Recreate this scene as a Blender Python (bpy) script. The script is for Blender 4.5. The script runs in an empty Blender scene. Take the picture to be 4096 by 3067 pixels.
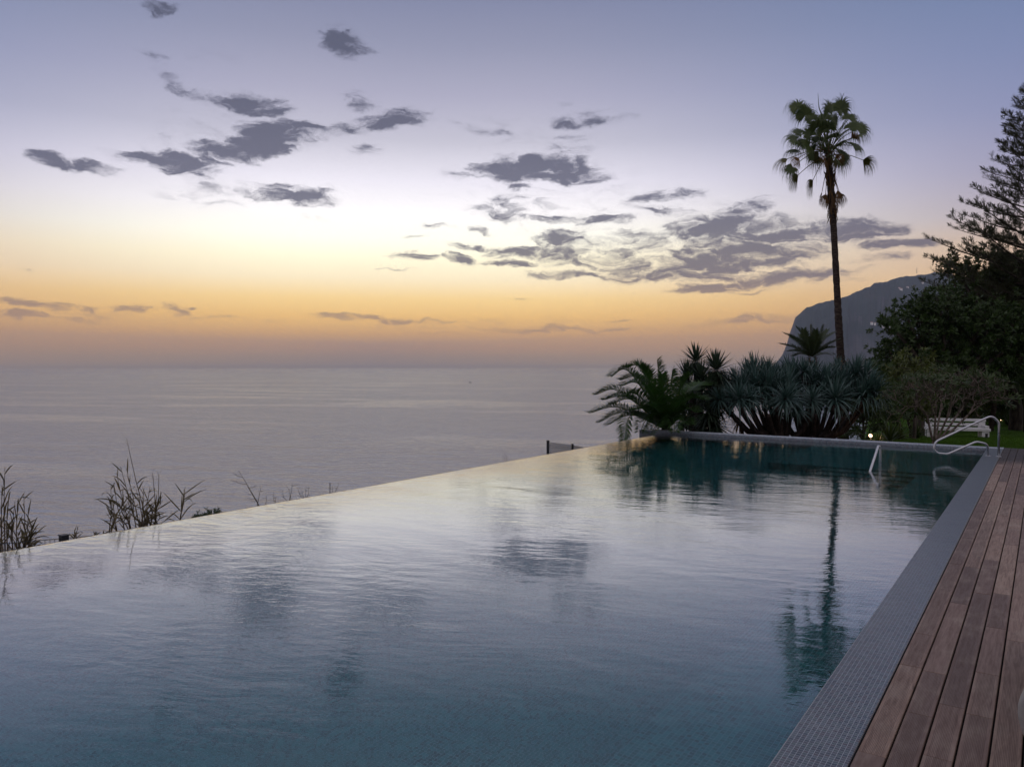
import bpy, math, random
import numpy as np
from mathutils import Vector, Matrix, Euler

scene = bpy.context.scene
COL = scene.collection
R = math.radians

# ------------------------------------------------------------------ camera
F = 3070.0                       # focal length in photo pixels (4096 wide)
HEAD = R(34.75)                  # the camera looks this far left of the pool's long side (+Y)
PITCH = R(1.36)
HC = 1.7
cam_data = bpy.data.cameras.new("camera")
cam_data.sensor_width = 36.0
cam_data.lens = F / 4096.0 * 36.0
cam_data.clip_start = 0.05
cam_data.clip_end = 120000.0
cam = bpy.data.objects.new("camera", cam_data)
COL.objects.link(cam)
cam.location = (0, 0, HC)
cam.rotation_euler = (math.pi / 2 - PITCH, 0, HEAD)
scene.camera = cam
CAMR = np.array(cam.rotation_euler.to_matrix())
FW = np.array([-math.sin(HEAD), math.cos(HEAD), 0.0])
RT = np.array([math.cos(HEAD), math.sin(HEAD), 0.0])

def ray(x, y):
    v = np.array([(x - 2048) / F, -(y - 1533.5) / F, -1.0])
    return CAMR @ v

def P(x, y, D):                  # point seen at photo pixel (x, y), D metres ahead
    r = ray(x, y)
    return np.array([0, 0, HC]) + r * (D / (r @ FW))

def G(x, y, z=0.0):              # point seen at photo pixel (x, y) on the level z
    r = ray(x, y)
    return np.array([0, 0, HC]) + r * ((z - HC) / r[2])

def OV(x, y, D):                 # same, in coordinates of the 2212-wide overview
    return P(x * 1.8517, y * 1.8517, D)

# ------------------------------------------------------------------ render settings
scene.render.engine = 'CYCLES'
scene.cycles.use_denoising = True
scene.cycles.max_bounces = 8
scene.cycles.volume_bounces = 0
scene.cycles.sample_clamp_indirect = 6.0
scene.view_settings.view_transform = 'Standard'
scene.view_settings.look = 'None'
scene.view_settings.exposure = 0.3
scene.view_settings.gamma = 1.0

def lin(c, a=1.0):
    out = []
    for v in c:
        v = v / 255.0
        out.append(v / 12.92 if v <= 0.04045 else ((v + 0.055) / 1.055) ** 2.4)
    return (out[0], out[1], out[2], a)

# ------------------------------------------------------------------ node helpers
class NT:
    def __init__(self, tree):
        self.t = tree
        self.n = tree.nodes
        self.l = tree.links
    def node(self, typ, **kw):
        nd = self.n.new(typ)
        for k, v in kw.items():
            setattr(nd, k, v)
        return nd
    def put(self, sock, v):
        if isinstance(v, bpy.types.NodeSocket):
            self.l.new(v, sock)
        elif v is not None:
            sock.default_value = v
    def math(self, op, a, b=None, c=None, clamp=False):
        nd = self.node('ShaderNodeMath', operation=op, use_clamp=clamp)
        self.put(nd.inputs[0], a)
        if b is not None: self.put(nd.inputs[1], b)
        if c is not None: self.put(nd.inputs[2], c)
        return nd.outputs[0]
    def vmath(self, op, a, b=None, s=None):
        nd = self.node('ShaderNodeVectorMath', operation=op)
        self.put(nd.inputs[0], a)
        if b is not None: self.put(nd.inputs[1], b)
        if s is not None: self.put(nd.inputs['Scale'], s)
        return nd.outputs[0]
    def ramp(self, fac, stops, interp='LINEAR'):
        nd = self.node('ShaderNodeValToRGB')
        cr = nd.color_ramp
        cr.interpolation = interp
        while len(cr.elements) > 1:
            cr.elements.remove(cr.elements[-1])
        cr.elements[0].position = stops[0][0]
        cr.elements[0].color = stops[0][1]
        for p, c in stops[1:]:
            e = cr.elements.new(p)
            e.color = c
        self.put(nd.inputs[0], fac)
        return nd.outputs[0]
    def mix(self, fac, a, b, blend='MIX'):
        nd = self.node('ShaderNodeMix', data_type='RGBA', blend_type=blend)
        self.put(nd.inputs[0], fac)
        self.put(nd.inputs[6], a)
        self.put(nd.inputs[7], b)
        return nd.outputs[2]
    def rng(self, v, a, b, c=0.0, d=1.0, smooth=True):
        nd = self.node('ShaderNodeMapRange')
        nd.interpolation_type = 'SMOOTHSTEP' if smooth else 'LINEAR'
        nd.clamp = True
        self.put(nd.inputs[0], v)
        for i, q in zip((1, 2, 3, 4), (a, b, c, d)):
            self.put(nd.inputs[i], q)
        return nd.outputs[0]
    def noise(self, vec, scale, detail=4.0, rough=0.55, dist=0.0, col=False, dim='3D'):
        nd = self.node('ShaderNodeTexNoise', noise_dimensions=dim)
        if vec is not None: self.put(nd.inputs['Vector'], vec)
        nd.inputs['Scale'].default_value = scale
        nd.inputs['Detail'].default_value = detail
        nd.inputs['Roughness'].default_value = rough
        nd.inputs['Distortion'].default_value = dist
        return nd.outputs[1 if col else 0]
    def sep(self, v):
        nd = self.node('ShaderNodeSeparateXYZ')
        self.put(nd.inputs[0], v)
        return nd.outputs
    def comb(self, x, y, z=0.0):
        nd = self.node('ShaderNodeCombineXYZ')
        for i, q in enumerate((x, y, z)):
            self.put(nd.inputs[i], q)
        return nd.outputs[0]
    def mapping(self, v, loc=(0, 0, 0), rot=(0, 0, 0), scale=(1, 1, 1), typ='POINT'):
        nd = self.node('ShaderNodeMapping', vector_type=typ)
        self.put(nd.inputs[0], v)
        if typ != 'VECTOR':
            nd.inputs['Location'].default_value = loc
        nd.inputs['Rotation'].default_value = rot
        nd.inputs['Scale'].default_value = scale
        return nd.outputs[0]
    def bump(self, h, strength=1.0, dist=0.01, normal=None):
        nd = self.node('ShaderNodeBump')
        nd.inputs['Strength'].default_value = strength
        nd.inputs['Distance'].default_value = dist
        self.put(nd.inputs['Height'], h)
        if normal is not None: self.put(nd.inputs['Normal'], normal)
        return nd.outputs[0]

# ------------------------------------------------------------------ sky (world)
SUN_AZ = -(HEAD + R(7.4))        # compass bearing of the sunken sun, measured from +Y
world = bpy.data.worlds.new("World")
scene.world = world
world.use_nodes = True
w = NT(world.node_tree)
w.n.clear()
out = w.node('ShaderNodeOutputWorld')
bg = w.node('ShaderNodeBackground')
w.l.new(bg.outputs[0], out.inputs[0])
dirv = w.node('ShaderNodeTexCoord').outputs['Generated']
dx, dy, dz = w.sep(dirv)
az = w.math('ARCTAN2', dx, dy)
el = w.math('ARCSINE', w.math('MINIMUM', w.math('MAXIMUM', dz, -1.0), 1.0))
eldeg = w.math('MULTIPLY', el, 57.29578)
fac = w.math('DIVIDE', w.math('MAXIMUM', eldeg, 0.0), 90.0, clamp=True)
fac = w.math('POWER', fac, 0.5)
def st(d):
    return math.sqrt(max(d, 0.0) / 90.0)
def el_of(y):
    return math.degrees(math.atan((1462 - y) / F))
def sky_ramp(rows, top):
    return w.ramp(fac, [(st(el_of(y)), lin(c)) for y, c in rows] + [(st(t), lin(c)) for t, c in top])
glow = sky_ramp([(1462, (156, 138, 118)), (1430, (184, 150, 108)), (1390, (218, 164, 98)), (1340, (244, 184, 98)),
                 (1270, (262, 208, 114)), (1200, (264, 224, 146)), (1120, (262, 243, 202)), (1040, (268, 258, 224)),
                 (960, (268, 264, 246)), (860, (256, 252, 252)), (740, (232, 228, 238)), (580, (190, 188, 202)),
                 (400, (164, 163, 184)), (200, (139, 142, 166)), (0, (120, 126, 154))],
                [(33, (138, 140, 162)), (50, (178, 174, 186)), (90, (186, 182, 192))])
side = sky_ramp([(1462, (150, 132, 120)), (1400, (176, 140, 104)), (1330, (200, 150, 96)), (1250, (214, 166, 110)),
                 (1150, (214, 176, 136)), (1050, (198, 170, 150)), (950, (170, 158, 166)), (800, (148, 145, 170)),
                 (600, (129, 135, 169)), (400, (115, 127, 163)), (200, (104, 120, 156)), (0, (95, 113, 150))],
                [(33, (122, 130, 156)), (50, (172, 170, 186)), (90, (186, 182, 192))])
back = w.ramp(fac, [(0.0, lin((162, 150, 148))), (st(8), lin((168, 156, 158))), (st(20), lin((168, 162, 172))),
                    (st(50), lin((180, 174, 184))), (1.0, lin((186, 182, 192)))])
daz = w.math('ABSOLUTE', w.math('SUBTRACT', w.math('PINGPONG', w.math('ADD', az, 4 * math.pi - SUN_AZ), math.pi), 0.0))
dazd = w.math('MULTIPLY', daz, 57.29578)
t1 = w.rng(dazd, 6.0, 46.0)
t2 = w.rng(dazd, 48.0, 120.0)
skyc = w.mix(t1, glow, side)
skyc = w.mix(t2, skyc, back)

# clouds: each is a soft-edged bank at a compass bearing and height above the horizon, eaten by noise
CL = [(355,17,44,13,-12,.95),(330,118,46,18,32,.45),(445,126,76,22,4,.38),(750,92,56,30,8,1.05),(395,186,70,22,24,.62),
 (540,224,96,20,3,1.05),(760,220,56,24,4,.62),(838,262,110,20,-10,.95),(745,290,40,12,-20,.6),(795,322,40,14,-8,.62),(585,222,70,14,2,.5),
 (620,288,112,26,-2,1.1),(520,325,135,26,-14,1.2),(370,352,115,24,2,1.2),(420,385,110,30,18,.5),(420,425,110,16,6,.42),(620,420,110,20,2,1.0),(690,412,60,12,-10,.6),
 (120,350,60,18,10,.95),(185,360,80,12,4,.9),(690,470,46,10,8,.42),(1000,276,60,9,2,.5),(1080,287,60,11,4,.5),
 (1275,260,88,18,-2,.72),(1205,223,34,12,-8,.4),(1225,325,74,20,-4,.62),(1230,295,50,8,4,.45),(1150,368,150,26,-2,1.1),(1240,378,84,18,4,.9),(1110,385,50,26,0,.8),
 (1080,438,76,18,-8,.72),(1085,460,90,18,6,.82),(955,487,38,7,6,.6),(1048,495,30,7,8,.62),(890,508,46,5,-4,.5),(1200,474,70,9,6,.8),(1290,476,70,9,-3,.9),
 (1325,452,58,13,5,.6),(1440,424,90,15,-2,.8),(1440,458,66,17,4,.66),(1605,452,80,18,-8,.85),(1570,435,40,12,0,.35),(1355,500,80,12,2,.55),(1030,530,62,9,8,.85),
 (1210,522,84,26,2,.95),(1150,545,90,18,-4,.95),(1310,545,100,32,4,.72),(1400,520,80,22,0,.66),(885,552,60,12,4,.9),(840,585,60,4,-2,.5),(990,562,44,18,20,.9),(1120,574,84,9,-2,.9),
 (1240,594,110,10,0,.7),(1340,580,90,18,0,.66),(1550,495,120,30,-2,1.1),(1680,500,130,34,2,1.05),(1830,498,110,28,6,1.05),(1950,525,120,13,0,.95),(1900,560,90,12,0,.6),
 (1560,555,160,36,-3,1.1),(1660,560,110,20,-3,.9),(1450,595,170,20,2,.95),(1700,600,150,17,-4,1.05),(1550,622,80,12,-4,1.05),(1840,606,60,8,0,.7),(1640,628,60,5,-4,.7),
 (60,660,100,9,4,.85),(170,664,70,8,6,.8),(30,682,66,10,0,.9),(150,688,120,7,2,.7),(285,667,40,8,4,.85),(352,668,38,10,4,.85),(430,682,90,6,3,.6),(580,690,40,5,0,.5),(390,660,40,4,0,.6),
 (770,685,70,8,3,.95),(850,692,90,5,0,.8),(960,693,70,4,0,.6),(1180,711,200,6,1,.85),(1330,693,60,3,0,.6),(1600,692,150,12,-3,.62),(960,723,60,3,0,.55),(60,583,16,6,20,.5),(1110,645,70,3,0,.45),(1330,712,60,4,0,.5),
 (450,300,200,110,-14,.33),(1250,450,330,110,6,.36),(1150,290,210,50,4,.31),(220,676,240,18,0,.42),(1000,698,420,18,0,.38),(430,415,140,40,6,.38),(1650,560,260,80,2,.36),(1480,470,180,50,4,.36),(1590,545,230,52,-2,.78),(1250,548,150,34,0,.72),(1180,440,130,30,4,.42)]
azel = w.comb(az, el, 0.0)
wob = w.noise(w.mapping(azel, scale=(1, 2.0, 1)), 13.0, 5.0, 0.6, col=True, dim='2D')
azw = w.vmath('ADD', azel, w.vmath('MULTIPLY', w.vmath('SUBTRACT', wob, (0.5, 0.5, 0.5)), (0.075, 0.026, 0.0)))
wa, we, _z = w.sep(azw)
# origin near the middle of the picture, to keep the numbers well conditioned
A0, E0 = -HEAD, 0.12
wa = w.math('SUBTRACT', wa, A0); we = w.math('SUBTRACT', we, E0)
VL = w.comb(wa, we, 1.0)
VQ = w.comb(w.math('MULTIPLY', wa, wa), w.math('MULTIPLY', wa, we), w.math('MULTIPLY', we, we))
acc = None
for (cx, cy, rx, ry, rot, s) in CL:
    d = ray(cx * 1.8517, cy * 1.8517)
    d /= np.linalg.norm(d)
    a0, e0 = math.atan2(d[0], d[1]) - A0, math.asin(d[2]) - E0
    k = 1.8517 / F * 1.42
    off = math.hypot((cx * 1.8517 - 2048) / F, (cy * 1.8517 - 1533) / F)
    k *= 1.0 / (1 + off * off) ** 0.5
    sx = rx * k / math.sqrt(1 + ((cx * 1.8517 - 2048) / F) ** 2)
    # s * (1 - r^2) of the rotated ellipse, written as two dot products
    ry_ = max(ry * k, 0.0022)
    c_, s_ = math.cos(R(-rot)), math.sin(R(-rot))
    A = s * (c_ * c_ / sx**2 + s_ * s_ / ry_**2)
    B = s * 2 * (c_ * s_ / sx**2 - c_ * s_ / ry_**2)
    C = s * (s_ * s_ / sx**2 + c_ * c_ / ry_**2)
    q1 = (-A, -B, -C)
    q2 = (2 * A * a0 + B * e0, 2 * C * e0 + B * a0, s - (A * a0 * a0 + B * a0 * e0 + C * e0 * e0))
    d1 = w.node('ShaderNodeVectorMath', operation='DOT_PRODUCT'); w.put(d1.inputs[0], VQ); d1.inputs[1].default_value = q1
    d2 = w.node('ShaderNodeVectorMath', operation='DOT_PRODUCT'); w.put(d2.inputs[0], VL); d2.inputs[1].default_value = q2
    v = w.math('ADD', d1.outputs['Value'], d2.outputs['Value'])
    acc = v if acc is None else w.math('MAXIMUM', acc, v)
acc = w.math('MAXIMUM', acc, 0.0)
n1 = w.noise(w.mapping(azw, rot=(0, 0, R(-6)), scale=(1, 3.4, 1)), 24.0, 8.0, 0.60, dist=0.5, dim='2D')
n2 = w.noise(w.mapping(azel, loc=(3, 1, 0), scale=(1, 2.4, 1)), 95.0, 5.0, 0.65, dim='2D')
nn = w.math('ADD', w.math('MULTIPLY', w.math('SUBTRACT', n1, 0.5), 2.5), w.math('MULTIPLY', w.math('SUBTRACT', n2, 0.5), 0.5))
dens = w.math('ADD', w.math('SUBTRACT', w.math('MULTIPLY', acc, 1.3), 0.38), w.math('MULTIPLY', nn, w.math('MINIMUM', w.math('MULTIPLY', acc, 2.2), 1.0)))
dens = w.math('SUBTRACT', dens, w.math('MULTIPLY', w.rng(acc, 0.0, 0.12, 1.0, 0.0), 0.5))
alpha = w.math('MULTIPLY', w.rng(dens, -0.20, 0.85), w.math('MINIMUM', w.math('MULTIPLY', acc, 1.7), 1.0))
alpha = w.math('MULTIPLY', alpha, w.rng(eldeg, 0.8, 7.0, 0.5, 0.90))
cfac = w.math('DIVIDE', w.math('MAXIMUM', eldeg, 0.0), 30.0, clamp=True)
cloudc = w.ramp(cfac, [(0.02, lin((150, 122, 116))), (0.1, lin((140, 112, 104))), (0.22, lin((98, 92, 104))),
                       (0.4, lin((80, 82, 102))), (0.7, lin((76, 79, 98))), (1.0, lin((72, 78, 98)))])
thin = w.rng(dens, 0.0, 0.9)
cloudl = w.mix(0.5, cloudc, skyc)
cloudc = w.mix(thin, cloudl, cloudc)
skyc = w.mix(alpha, skyc, cloudc)
# below the horizon (only seen by stray rays): dusk sea colour
skyc = w.mix(w.rng(eldeg, -1.0, -0.05, 1.0, 0.0), skyc, lin((80, 80, 96)))
w.put(bg.inputs[0], skyc)
bg.inputs[1].default_value = 1.0

# ------------------------------------------------------------------ mesh helpers
class MB:
    """collects tubes, boxes, strips; build() links them as ONE mesh object"""
    def __init__(self):
        self.v = []; self.f = []; self.nv = 0
        self.fs = []             # per-face smooth
    def add(self, verts, faces, smooth=False):
        verts = np.asarray(verts, float).reshape(-1, 3)
        b = self.nv
        self.v.append(verts)
        self.nv += len(verts)
        for q in faces:
            self.f.append(tuple(int(i) + b for i in q))
            self.fs.append(smooth)
    def inst(self, tv, tf, mats, locs):
        """instances of a template: mats (n,3,3), locs (n,3)"""
        tv = np.asarray(tv, float)
        n = len(locs)
        if n == 0: return
        V = np.einsum('nij,kj->nki', mats, tv) + np.asarray(locs)[:, None, :]
        b = self.nv
        self.v.append(V.reshape(-1, 3))
        k = len(tv)
        for i in range(n):
            o = b + i * k
            for q in tf:
                self.f.append(tuple(x + o for x in q))
                self.fs.append(False)
        self.nv += n * k
    def box(self, lo, hi, ch=0.0):
        x0, y0, z0 = lo; x1, y1, z1 = hi
        if ch <= 0:
            v = [(x0,y0,z0),(x1,y0,z0),(x1,y1,z0),(x0,y1,z0),(x0,y0,z1),(x1,y0,z1),(x1,y1,z1),(x0,y1,z1)]
            f = [(0,3,2,1),(4,5,6,7),(0,1,5,4),(1,2,6,5),(2,3,7,6),(3,0,4,7)]
        else:
            c = ch
            v = [(x0,y0,z0),(x1,y0,z0),(x1,y1,z0),(x0,y1,z0),
                 (x0,y0,z1-c),(x1,y0,z1-c),(x1,y1,z1-c),(x0,y1,z1-c),
                 (x0+c,y0+c,z1),(x1-c,y0+c,z1),(x1-c,y1-c,z1),(x0+c,y1-c,z1)]
            f = [(0,3,2,1),(0,1,5,4),(1,2,6,5),(2,3,7,6),(3,0,4,7),
                 (4,5,9,8),(5,6,10,9),(6,7,11,10),(7,4,8,11),(8,9,10,11)]
        self.add(v, f)
    def tube(self, pts, rad, n=8, caps=True, smooth=True):
        pts = np.asarray(pts, float)
        m = len(pts)
        rad = np.full(m, rad) if np.isscalar(rad) else np.asarray(rad, float)
        tang = np.gradient(pts, axis=0)
        tang /= np.linalg.norm(tang, axis=1)[:, None] + 1e-9
        ref = np.array([0, 0, 1.0]) if abs(tang[0][2]) < 0.9 else np.array([1.0, 0, 0])
        u = np.cross(ref, tang[0]); u /= np.linalg.norm(u)
        V = []
        for i in range(m):
            t = tang[i]
            u = u - t * (u @ t); u /= np.linalg.norm(u) + 1e-9
            v = np.cross(t, u)
            a = np.arange(n) * 2 * math.pi / n
            V.append(pts[i] + rad[i] * (np.cos(a)[:, None] * u + np.sin(a)[:, None] * v))
        V = np.concatenate(V)
        f = []
        for i in range(m - 1):
            for j in range(n):
                k = (j + 1) % n
                f.append((i*n+j, i*n+k, (i+1)*n+k, (i+1)*n+j))
        if caps:
            f.append(tuple(range(n - 1, -1, -1)))
            f.append(tuple((m - 1) * n + j for j in range(n)))
        self.add(V, f, smooth)
    def build(self, name, mat, parent=None, origin=None):
        me = bpy.data.meshes.new(name)
        V = np.concatenate(self.v) if self.v else np.zeros((0, 3))
        if origin is not None:
            V = V - np.asarray(origin)
        me.from_pydata(V.tolist(), [], self.f)
        me.polygons.foreach_set('use_smooth', self.fs)
        me.materials.append(mat)
        me.update()
        o = bpy.data.objects.new(name, me)
        COL.objects.link(o)
        if parent is not None:
            o.parent = parent
        elif origin is not None:
            o.location = origin
        return o

def tag(o, label=None, cat=None, group=None, kind=None):
    if label: o['label'] = label
    if cat: o['category'] = cat
    if group: o['group'] = group
    if kind: o['kind'] = kind
    return o

def empty(name, loc, label, cat, group=None):
    o = bpy.data.objects.new(name, None)
    COL.objects.link(o)
    o.location = tuple(loc)
    o.empty_display_size = 0.2
    return tag(o, label, cat, group)

def spline(pts, n):
    """Catmull-Rom through pts, n samples"""
    p = np.asarray(pts, float)
    if len(p) == 2:
        t = np.linspace(0, 1, n)[:, None]
        return p[0] * (1 - t) + p[1] * t
    q = np.vstack([2 * p[0] - p[1], p, 2 * p[-1] - p[-2]])
    out = []
    for s in np.linspace(0, len(p) - 1 - 1e-9, n):
        i = int(s); t = s - i
        a, b, c, d = q[i], q[i+1], q[i+2], q[i+3]
        out.append(0.5 * ((2*b) + (-a+c)*t + (2*a-5*b+4*c-d)*t*t + (-a+3*b-3*c+d)*t**3))
    return np.array(out)

# ------------------------------------------------------------------ materials
def material(name):
    m = bpy.data.materials.new(name)
    m.use_nodes = True
    t = NT(m.node_tree)
    b = t.n['Principled BSDF']
    return m, t, b

def simple(name, rgb, rough=0.6, metal=0.0, nscale=6.0, var=0.25, bump=0.0, spec=0.5):
    m, t, b = material(name)
    co = t.node('ShaderNodeTexCoord').outputs['Object']
    n = t.noise(co, nscale, 6, 0.6)
    d = tuple(c * (1 - var) for c in rgb) + (1,)
    l = tuple(min(1, c * (1 + var)) for c in rgb) + (1,)
    t.put(b.inputs['Base Color'], t.mix(t.rng(n, 0.3, 0.7), d, l))
    b.inputs['Roughness'].default_value = rough
    b.inputs['Metallic'].default_value = metal
    b.inputs['Specular IOR Level'].default_value = spec
    if bump > 0:
        t.put(b.inputs['Normal'], t.bump(t.noise(co, nscale * 4, 5, 0.6), 0.6, bump))
    return m

def foliage(name, dark, light, rough=0.5, spec=0.35, trans=0.2, sc=1.5):
    m, t, b = material(name)
    g = t.node('ShaderNodeNewGeometry')
    rnd = g.outputs['Random Per Island']
    co = t.node('ShaderNodeTexCoord').outputs['Object']
    n = t.noise(co, sc, 3, 0.6)
    f = t.math('ADD', t.math('MULTIPLY', rnd, 0.6), t.math('MULTIPLY', n, 0.5), clamp=True)
    c = t.mix(f, tuple(dark) + (1,), tuple(light) + (1,))
    t.put(b.inputs['Base Color'], c)
    b.inputs['Roughness'].default_value = rough
    b.inputs['Specular IOR Level'].default_value = spec
    tr = t.node('ShaderNodeBsdfTranslucent')
    t.put(tr.inputs[0], c)
    ms = t.node('ShaderNodeMixShader')
    ms.inputs[0].default_value = trans
    t.l.new(b.outputs[0], ms.inputs[1]); t.l.new(tr.outputs[0], ms.inputs[2])
    t.l.new(ms.outputs[0], t.n['Material Output'].inputs[0])
    return m

def bark(name, dark, light, scale=8.0, stretch=(1, 1, 0.25), bump=0.02, rough=0.9):
    m, t, b = material(name)
    co = t.mapping(t.node('ShaderNodeTexCoord').outputs['Object'], scale=stretch)
    n = t.noise(co, scale, 8, 0.65, dist=0.4)
    t.put(b.inputs['Base Color'], t.mix(t.rng(n, 0.35, 0.68), tuple(dark) + (1,), tuple(light) + (1,)))
    b.inputs['Roughness'].default_value = rough
    b.inputs['Specular IOR Level'].default_value = 0.2
    t.put(b.inputs['Normal'], t.bump(n, 0.8, bump))
    return m

TILE = 0.0213
def mosaic(name, axes, cols, grout, rough=0.25, size=TILE, mortar=0.07, patch=0.5):
    """glass mosaic: one random colour per tile, pale joints; axes picks the two mesh axes it lies in"""
    m, t, b = material(name)
    co = t.node('ShaderNodeTexCoord').outputs['Object']
    s = t.sep(co)
    a = t.math('DIVIDE', s[axes[0]], size)
    c = t.math('DIVIDE', s[axes[1]], size)
    fa, fc = t.math('FLOOR', a), t.math('FLOOR', c)
    wn = t.node('ShaderNodeTexWhiteNoise', noise_dimensions='2D')
    t.put(wn.inputs['Vector'], t.comb(fa, fc))
    big = t.noise(co, 3.0, 4, 0.6)
    v = t.math('ADD', t.math('MULTIPLY', wn.outputs[0], 1 - patch * 0.5), t.math('MULTIPLY', t.rng(big, 0.3, 0.7), patch * 0.5))
    colr = t.ramp(v, [(i / (len(cols) - 1.0), tuple(q) + (1,)) for i, q in enumerate(cols)])
    ja = t.math('ABSOLUTE', t.math('SUBTRACT', t.math('FRACT', a), 0.5))
    jc = t.math('ABSOLUTE', t.math('SUBTRACT', t.math('FRACT', c), 0.5))
    j = t.rng(t.math('MAXIMUM', ja, jc), 0.5 - mortar, 0.5 - mortar * 0.45)
    t.put(b.inputs['Base Color'], t.mix(j, colr, tuple(grout) + (1,)))
    t.put(b.inputs['Roughness'], t.math('ADD', t.math('MULTIPLY', j, 0.5), rough))
    t.put(b.inputs['Normal'], t.bump(t.math('SUBTRACT', t.math('MULTIPLY', wn.outputs[0], 0.25), j), 0.5, 0.001))
    return m

# ------------------------------------------------------------------ sea
SEA_Z = -60.0
mb = MB()
rings = [0, 120, 250, 500, 1000, 2000, 4000, 8000, 12000, 16000]
seg = 96
V = [(0, 0, 0)]; Fc = []
for i, r in enumerate(rings[1:]):
    for j in range(seg):
        a = 2 * math.pi * j / seg
        V.append((r * math.cos(a), r * math.sin(a), 0))
for j in range(seg):
    Fc.append((0, 1 + j, 1 + (j + 1) % seg))
for i in range(len(rings) - 2):
    for j in range(seg):
        k = (j + 1) % seg
        Fc.append((1 + i*seg + j, 1 + (i+1)*seg + j, 1 + (i+1)*seg + k, 1 + i*seg + k))
mb.add(V, Fc)
m_sea, t, b = material('sea_water')
co = t.node('ShaderNodeTexCoord').outputs['Object']
cr = t.mapping(co, rot=(0, 0, HEAD * -1 + 0.25))
swell = t.noise(t.mapping(cr, scale=(0.35, 1.0, 1)), 0.05, 4, 0.6, dim='2D')
wav = t.noise(t.mapping(cr, scale=(0.55, 1.0, 1)), 0.16, 5, 0.62, dist=0.5, dim='2D')
chop = t.noise(t.mapping(cr, scale=(0.6, 1.0, 1)), 0.9, 4, 0.6, dist=0.3, dim='2D')
gust = t.noise(t.mapping(cr, scale=(0.25, 1.0, 1)), 0.006, 8, 0.72, dim='2D')
h = t.math('ADD', t.math('MULTIPLY', swell, 2.7), t.math('ADD', t.math('MULTIPLY', wav, 1.3), t.math('MULTIPLY', chop, 0.2)))
nd = t.node('ShaderNodeBump')
nd.inputs['Distance'].default_value = 1.0
rad_ = t.node('ShaderNodeVectorMath', operation='LENGTH'); t.put(rad_.inputs[0], co)
openw = t.rng(rad_.outputs['Value'], 500.0, 7000.0, 1.0, 1.3, smooth=False)
nd.inputs['Strength'].default_value = 1.0
h = t.math('MULTIPLY', h, t.math('MULTIPLY', openw, t.rng(gust, 0.38, 0.62, 0.55, 1.15)))
t.put(nd.inputs['Height'], h)
t.n.remove(b)
fr = t.node('ShaderNodeFresnel'); fr.inputs['IOR'].default_value = 4.6
gl = t.node('ShaderNodeBsdfGlossy'); gl.inputs['Roughness'].default_value = 0.12; gl.inputs['Color'].default_value = (0.90, 0.96, 1.0, 1)
df = t.node('ShaderNodeBsdfDiffuse'); df.inputs['Color'].default_value = (0.15, 0.165, 0.20, 1)
for q_ in (fr, gl): t.put(q_.inputs['Normal'], nd.outputs[0])
ms = t.node('ShaderNodeMixShader')
t.l.new(fr.outputs[0], ms.inputs[0]); t.l.new(df.outputs[0], ms.inputs[1]); t.l.new(gl.outputs[0], ms.inputs[2])
t.l.new(ms.outputs[0], t.n['Material Output'].inputs[0])
sea = mb.build('sea', m_sea, origin=None)
sea.location = (0, 0, SEA_Z)
tag(sea, 'calm lavender grey sea reaching the horizon', kind='structure')

# ------------------------------------------------------------------ pool
XW = -0.942      # water side of the right coping
XD = -0.665      # deck side of the right coping
XL = -8.12       # outer lip of the infinity edge
YF = 18.5        # front face of the far wall
YB = 18.79       # its back face
YN = -4.0        # near end of the pool, behind the camera
ZW = -0.07       # water level
WX = -8.75       # left end of the far wall
DEPTH = 1.35
tilec = [(0.020, 0.032, 0.048), (0.036, 0.055, 0.073), (0.062, 0.058, 0.068), (0.078, 0.10, 0.12), (0.052, 0.078, 0.082), (0.12, 0.13, 0.145)]
m_cope = mosaic('coping_mosaic', (0, 1), tilec, (0.30, 0.33, 0.37), rough=0.3)
poolc = [(0.003, 0.052, 0.070), (0.005, 0.085, 0.110), (0.010, 0.12, 0.145), (0.020, 0.17, 0.20), (0.005, 0.09, 0.135)]
m_pool = mosaic('pool_floor_mosaic', (0, 1), poolc, (0.16, 0.28, 0.34), rough=0.4, size=0.026)
m_poolx = mosaic('pool_side_mosaic', (1, 2), poolc, (0.16, 0.28, 0.34), rough=0.4, size=0.026)
m_pooly = mosaic('pool_end_mosaic', (0, 2), poolc, (0.16, 0.28, 0.34), rough=0.4, size=0.026)
m_wally = mosaic('wall_mosaic', (0, 2), [tuple(c * 1.7 for c in q) for q in tilec], (0.34, 0.35, 0.40), rough=0.3, size=0.0255, mortar=0.09)

def box_obj(name, lo, hi, mat, parent=None, ch=0.0, origin=True):
    mb = MB(); mb.box(lo, hi, ch)
    return mb.build(name, mat, parent)

# basin: floor, sides; the platform and its steps in the far right corner
mb = MB()
zb = ZW - DEPTH
mb.add([(XL + .25, YN, zb), (XW, YN, zb), (XW, YF, zb), (XL + .25, YF, zb)], [(0, 1, 2, 3)])
floor_o = mb.build('pool_floor', m_pool); tag(floor_o, 'blue mosaic floor of the pool', kind='structure')
mb = MB()
mb.add([(XW, YN, zb), (XW, YF, zb), (XW, YF, -0.02), (XW, YN, -0.02)], [(0, 1, 2, 3)])
mb.add([(XL + .25, YN, zb), (XL + .25, YF, zb), (XL + .25, YF, ZW - .015), (XL + .25, YN, ZW - .015)], [(0, 3, 2, 1)])
tag(mb.build('pool_side', m_poolx), 'mosaic sides of the pool', kind='structure')
mb = MB()
mb.add([(XL + .25, YN, zb), (XW, YN, zb), (XW, YN, 0), (XL + .25, YN, 0)], [(0, 1, 2, 3)])
tag(mb.build('pool_end', m_pooly), 'mosaic near end of the pool', kind='structure')
mb = MB()
mb.box((-4.28, 14.7, zb), (XW - .003, YF - .003, ZW - .50))
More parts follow.
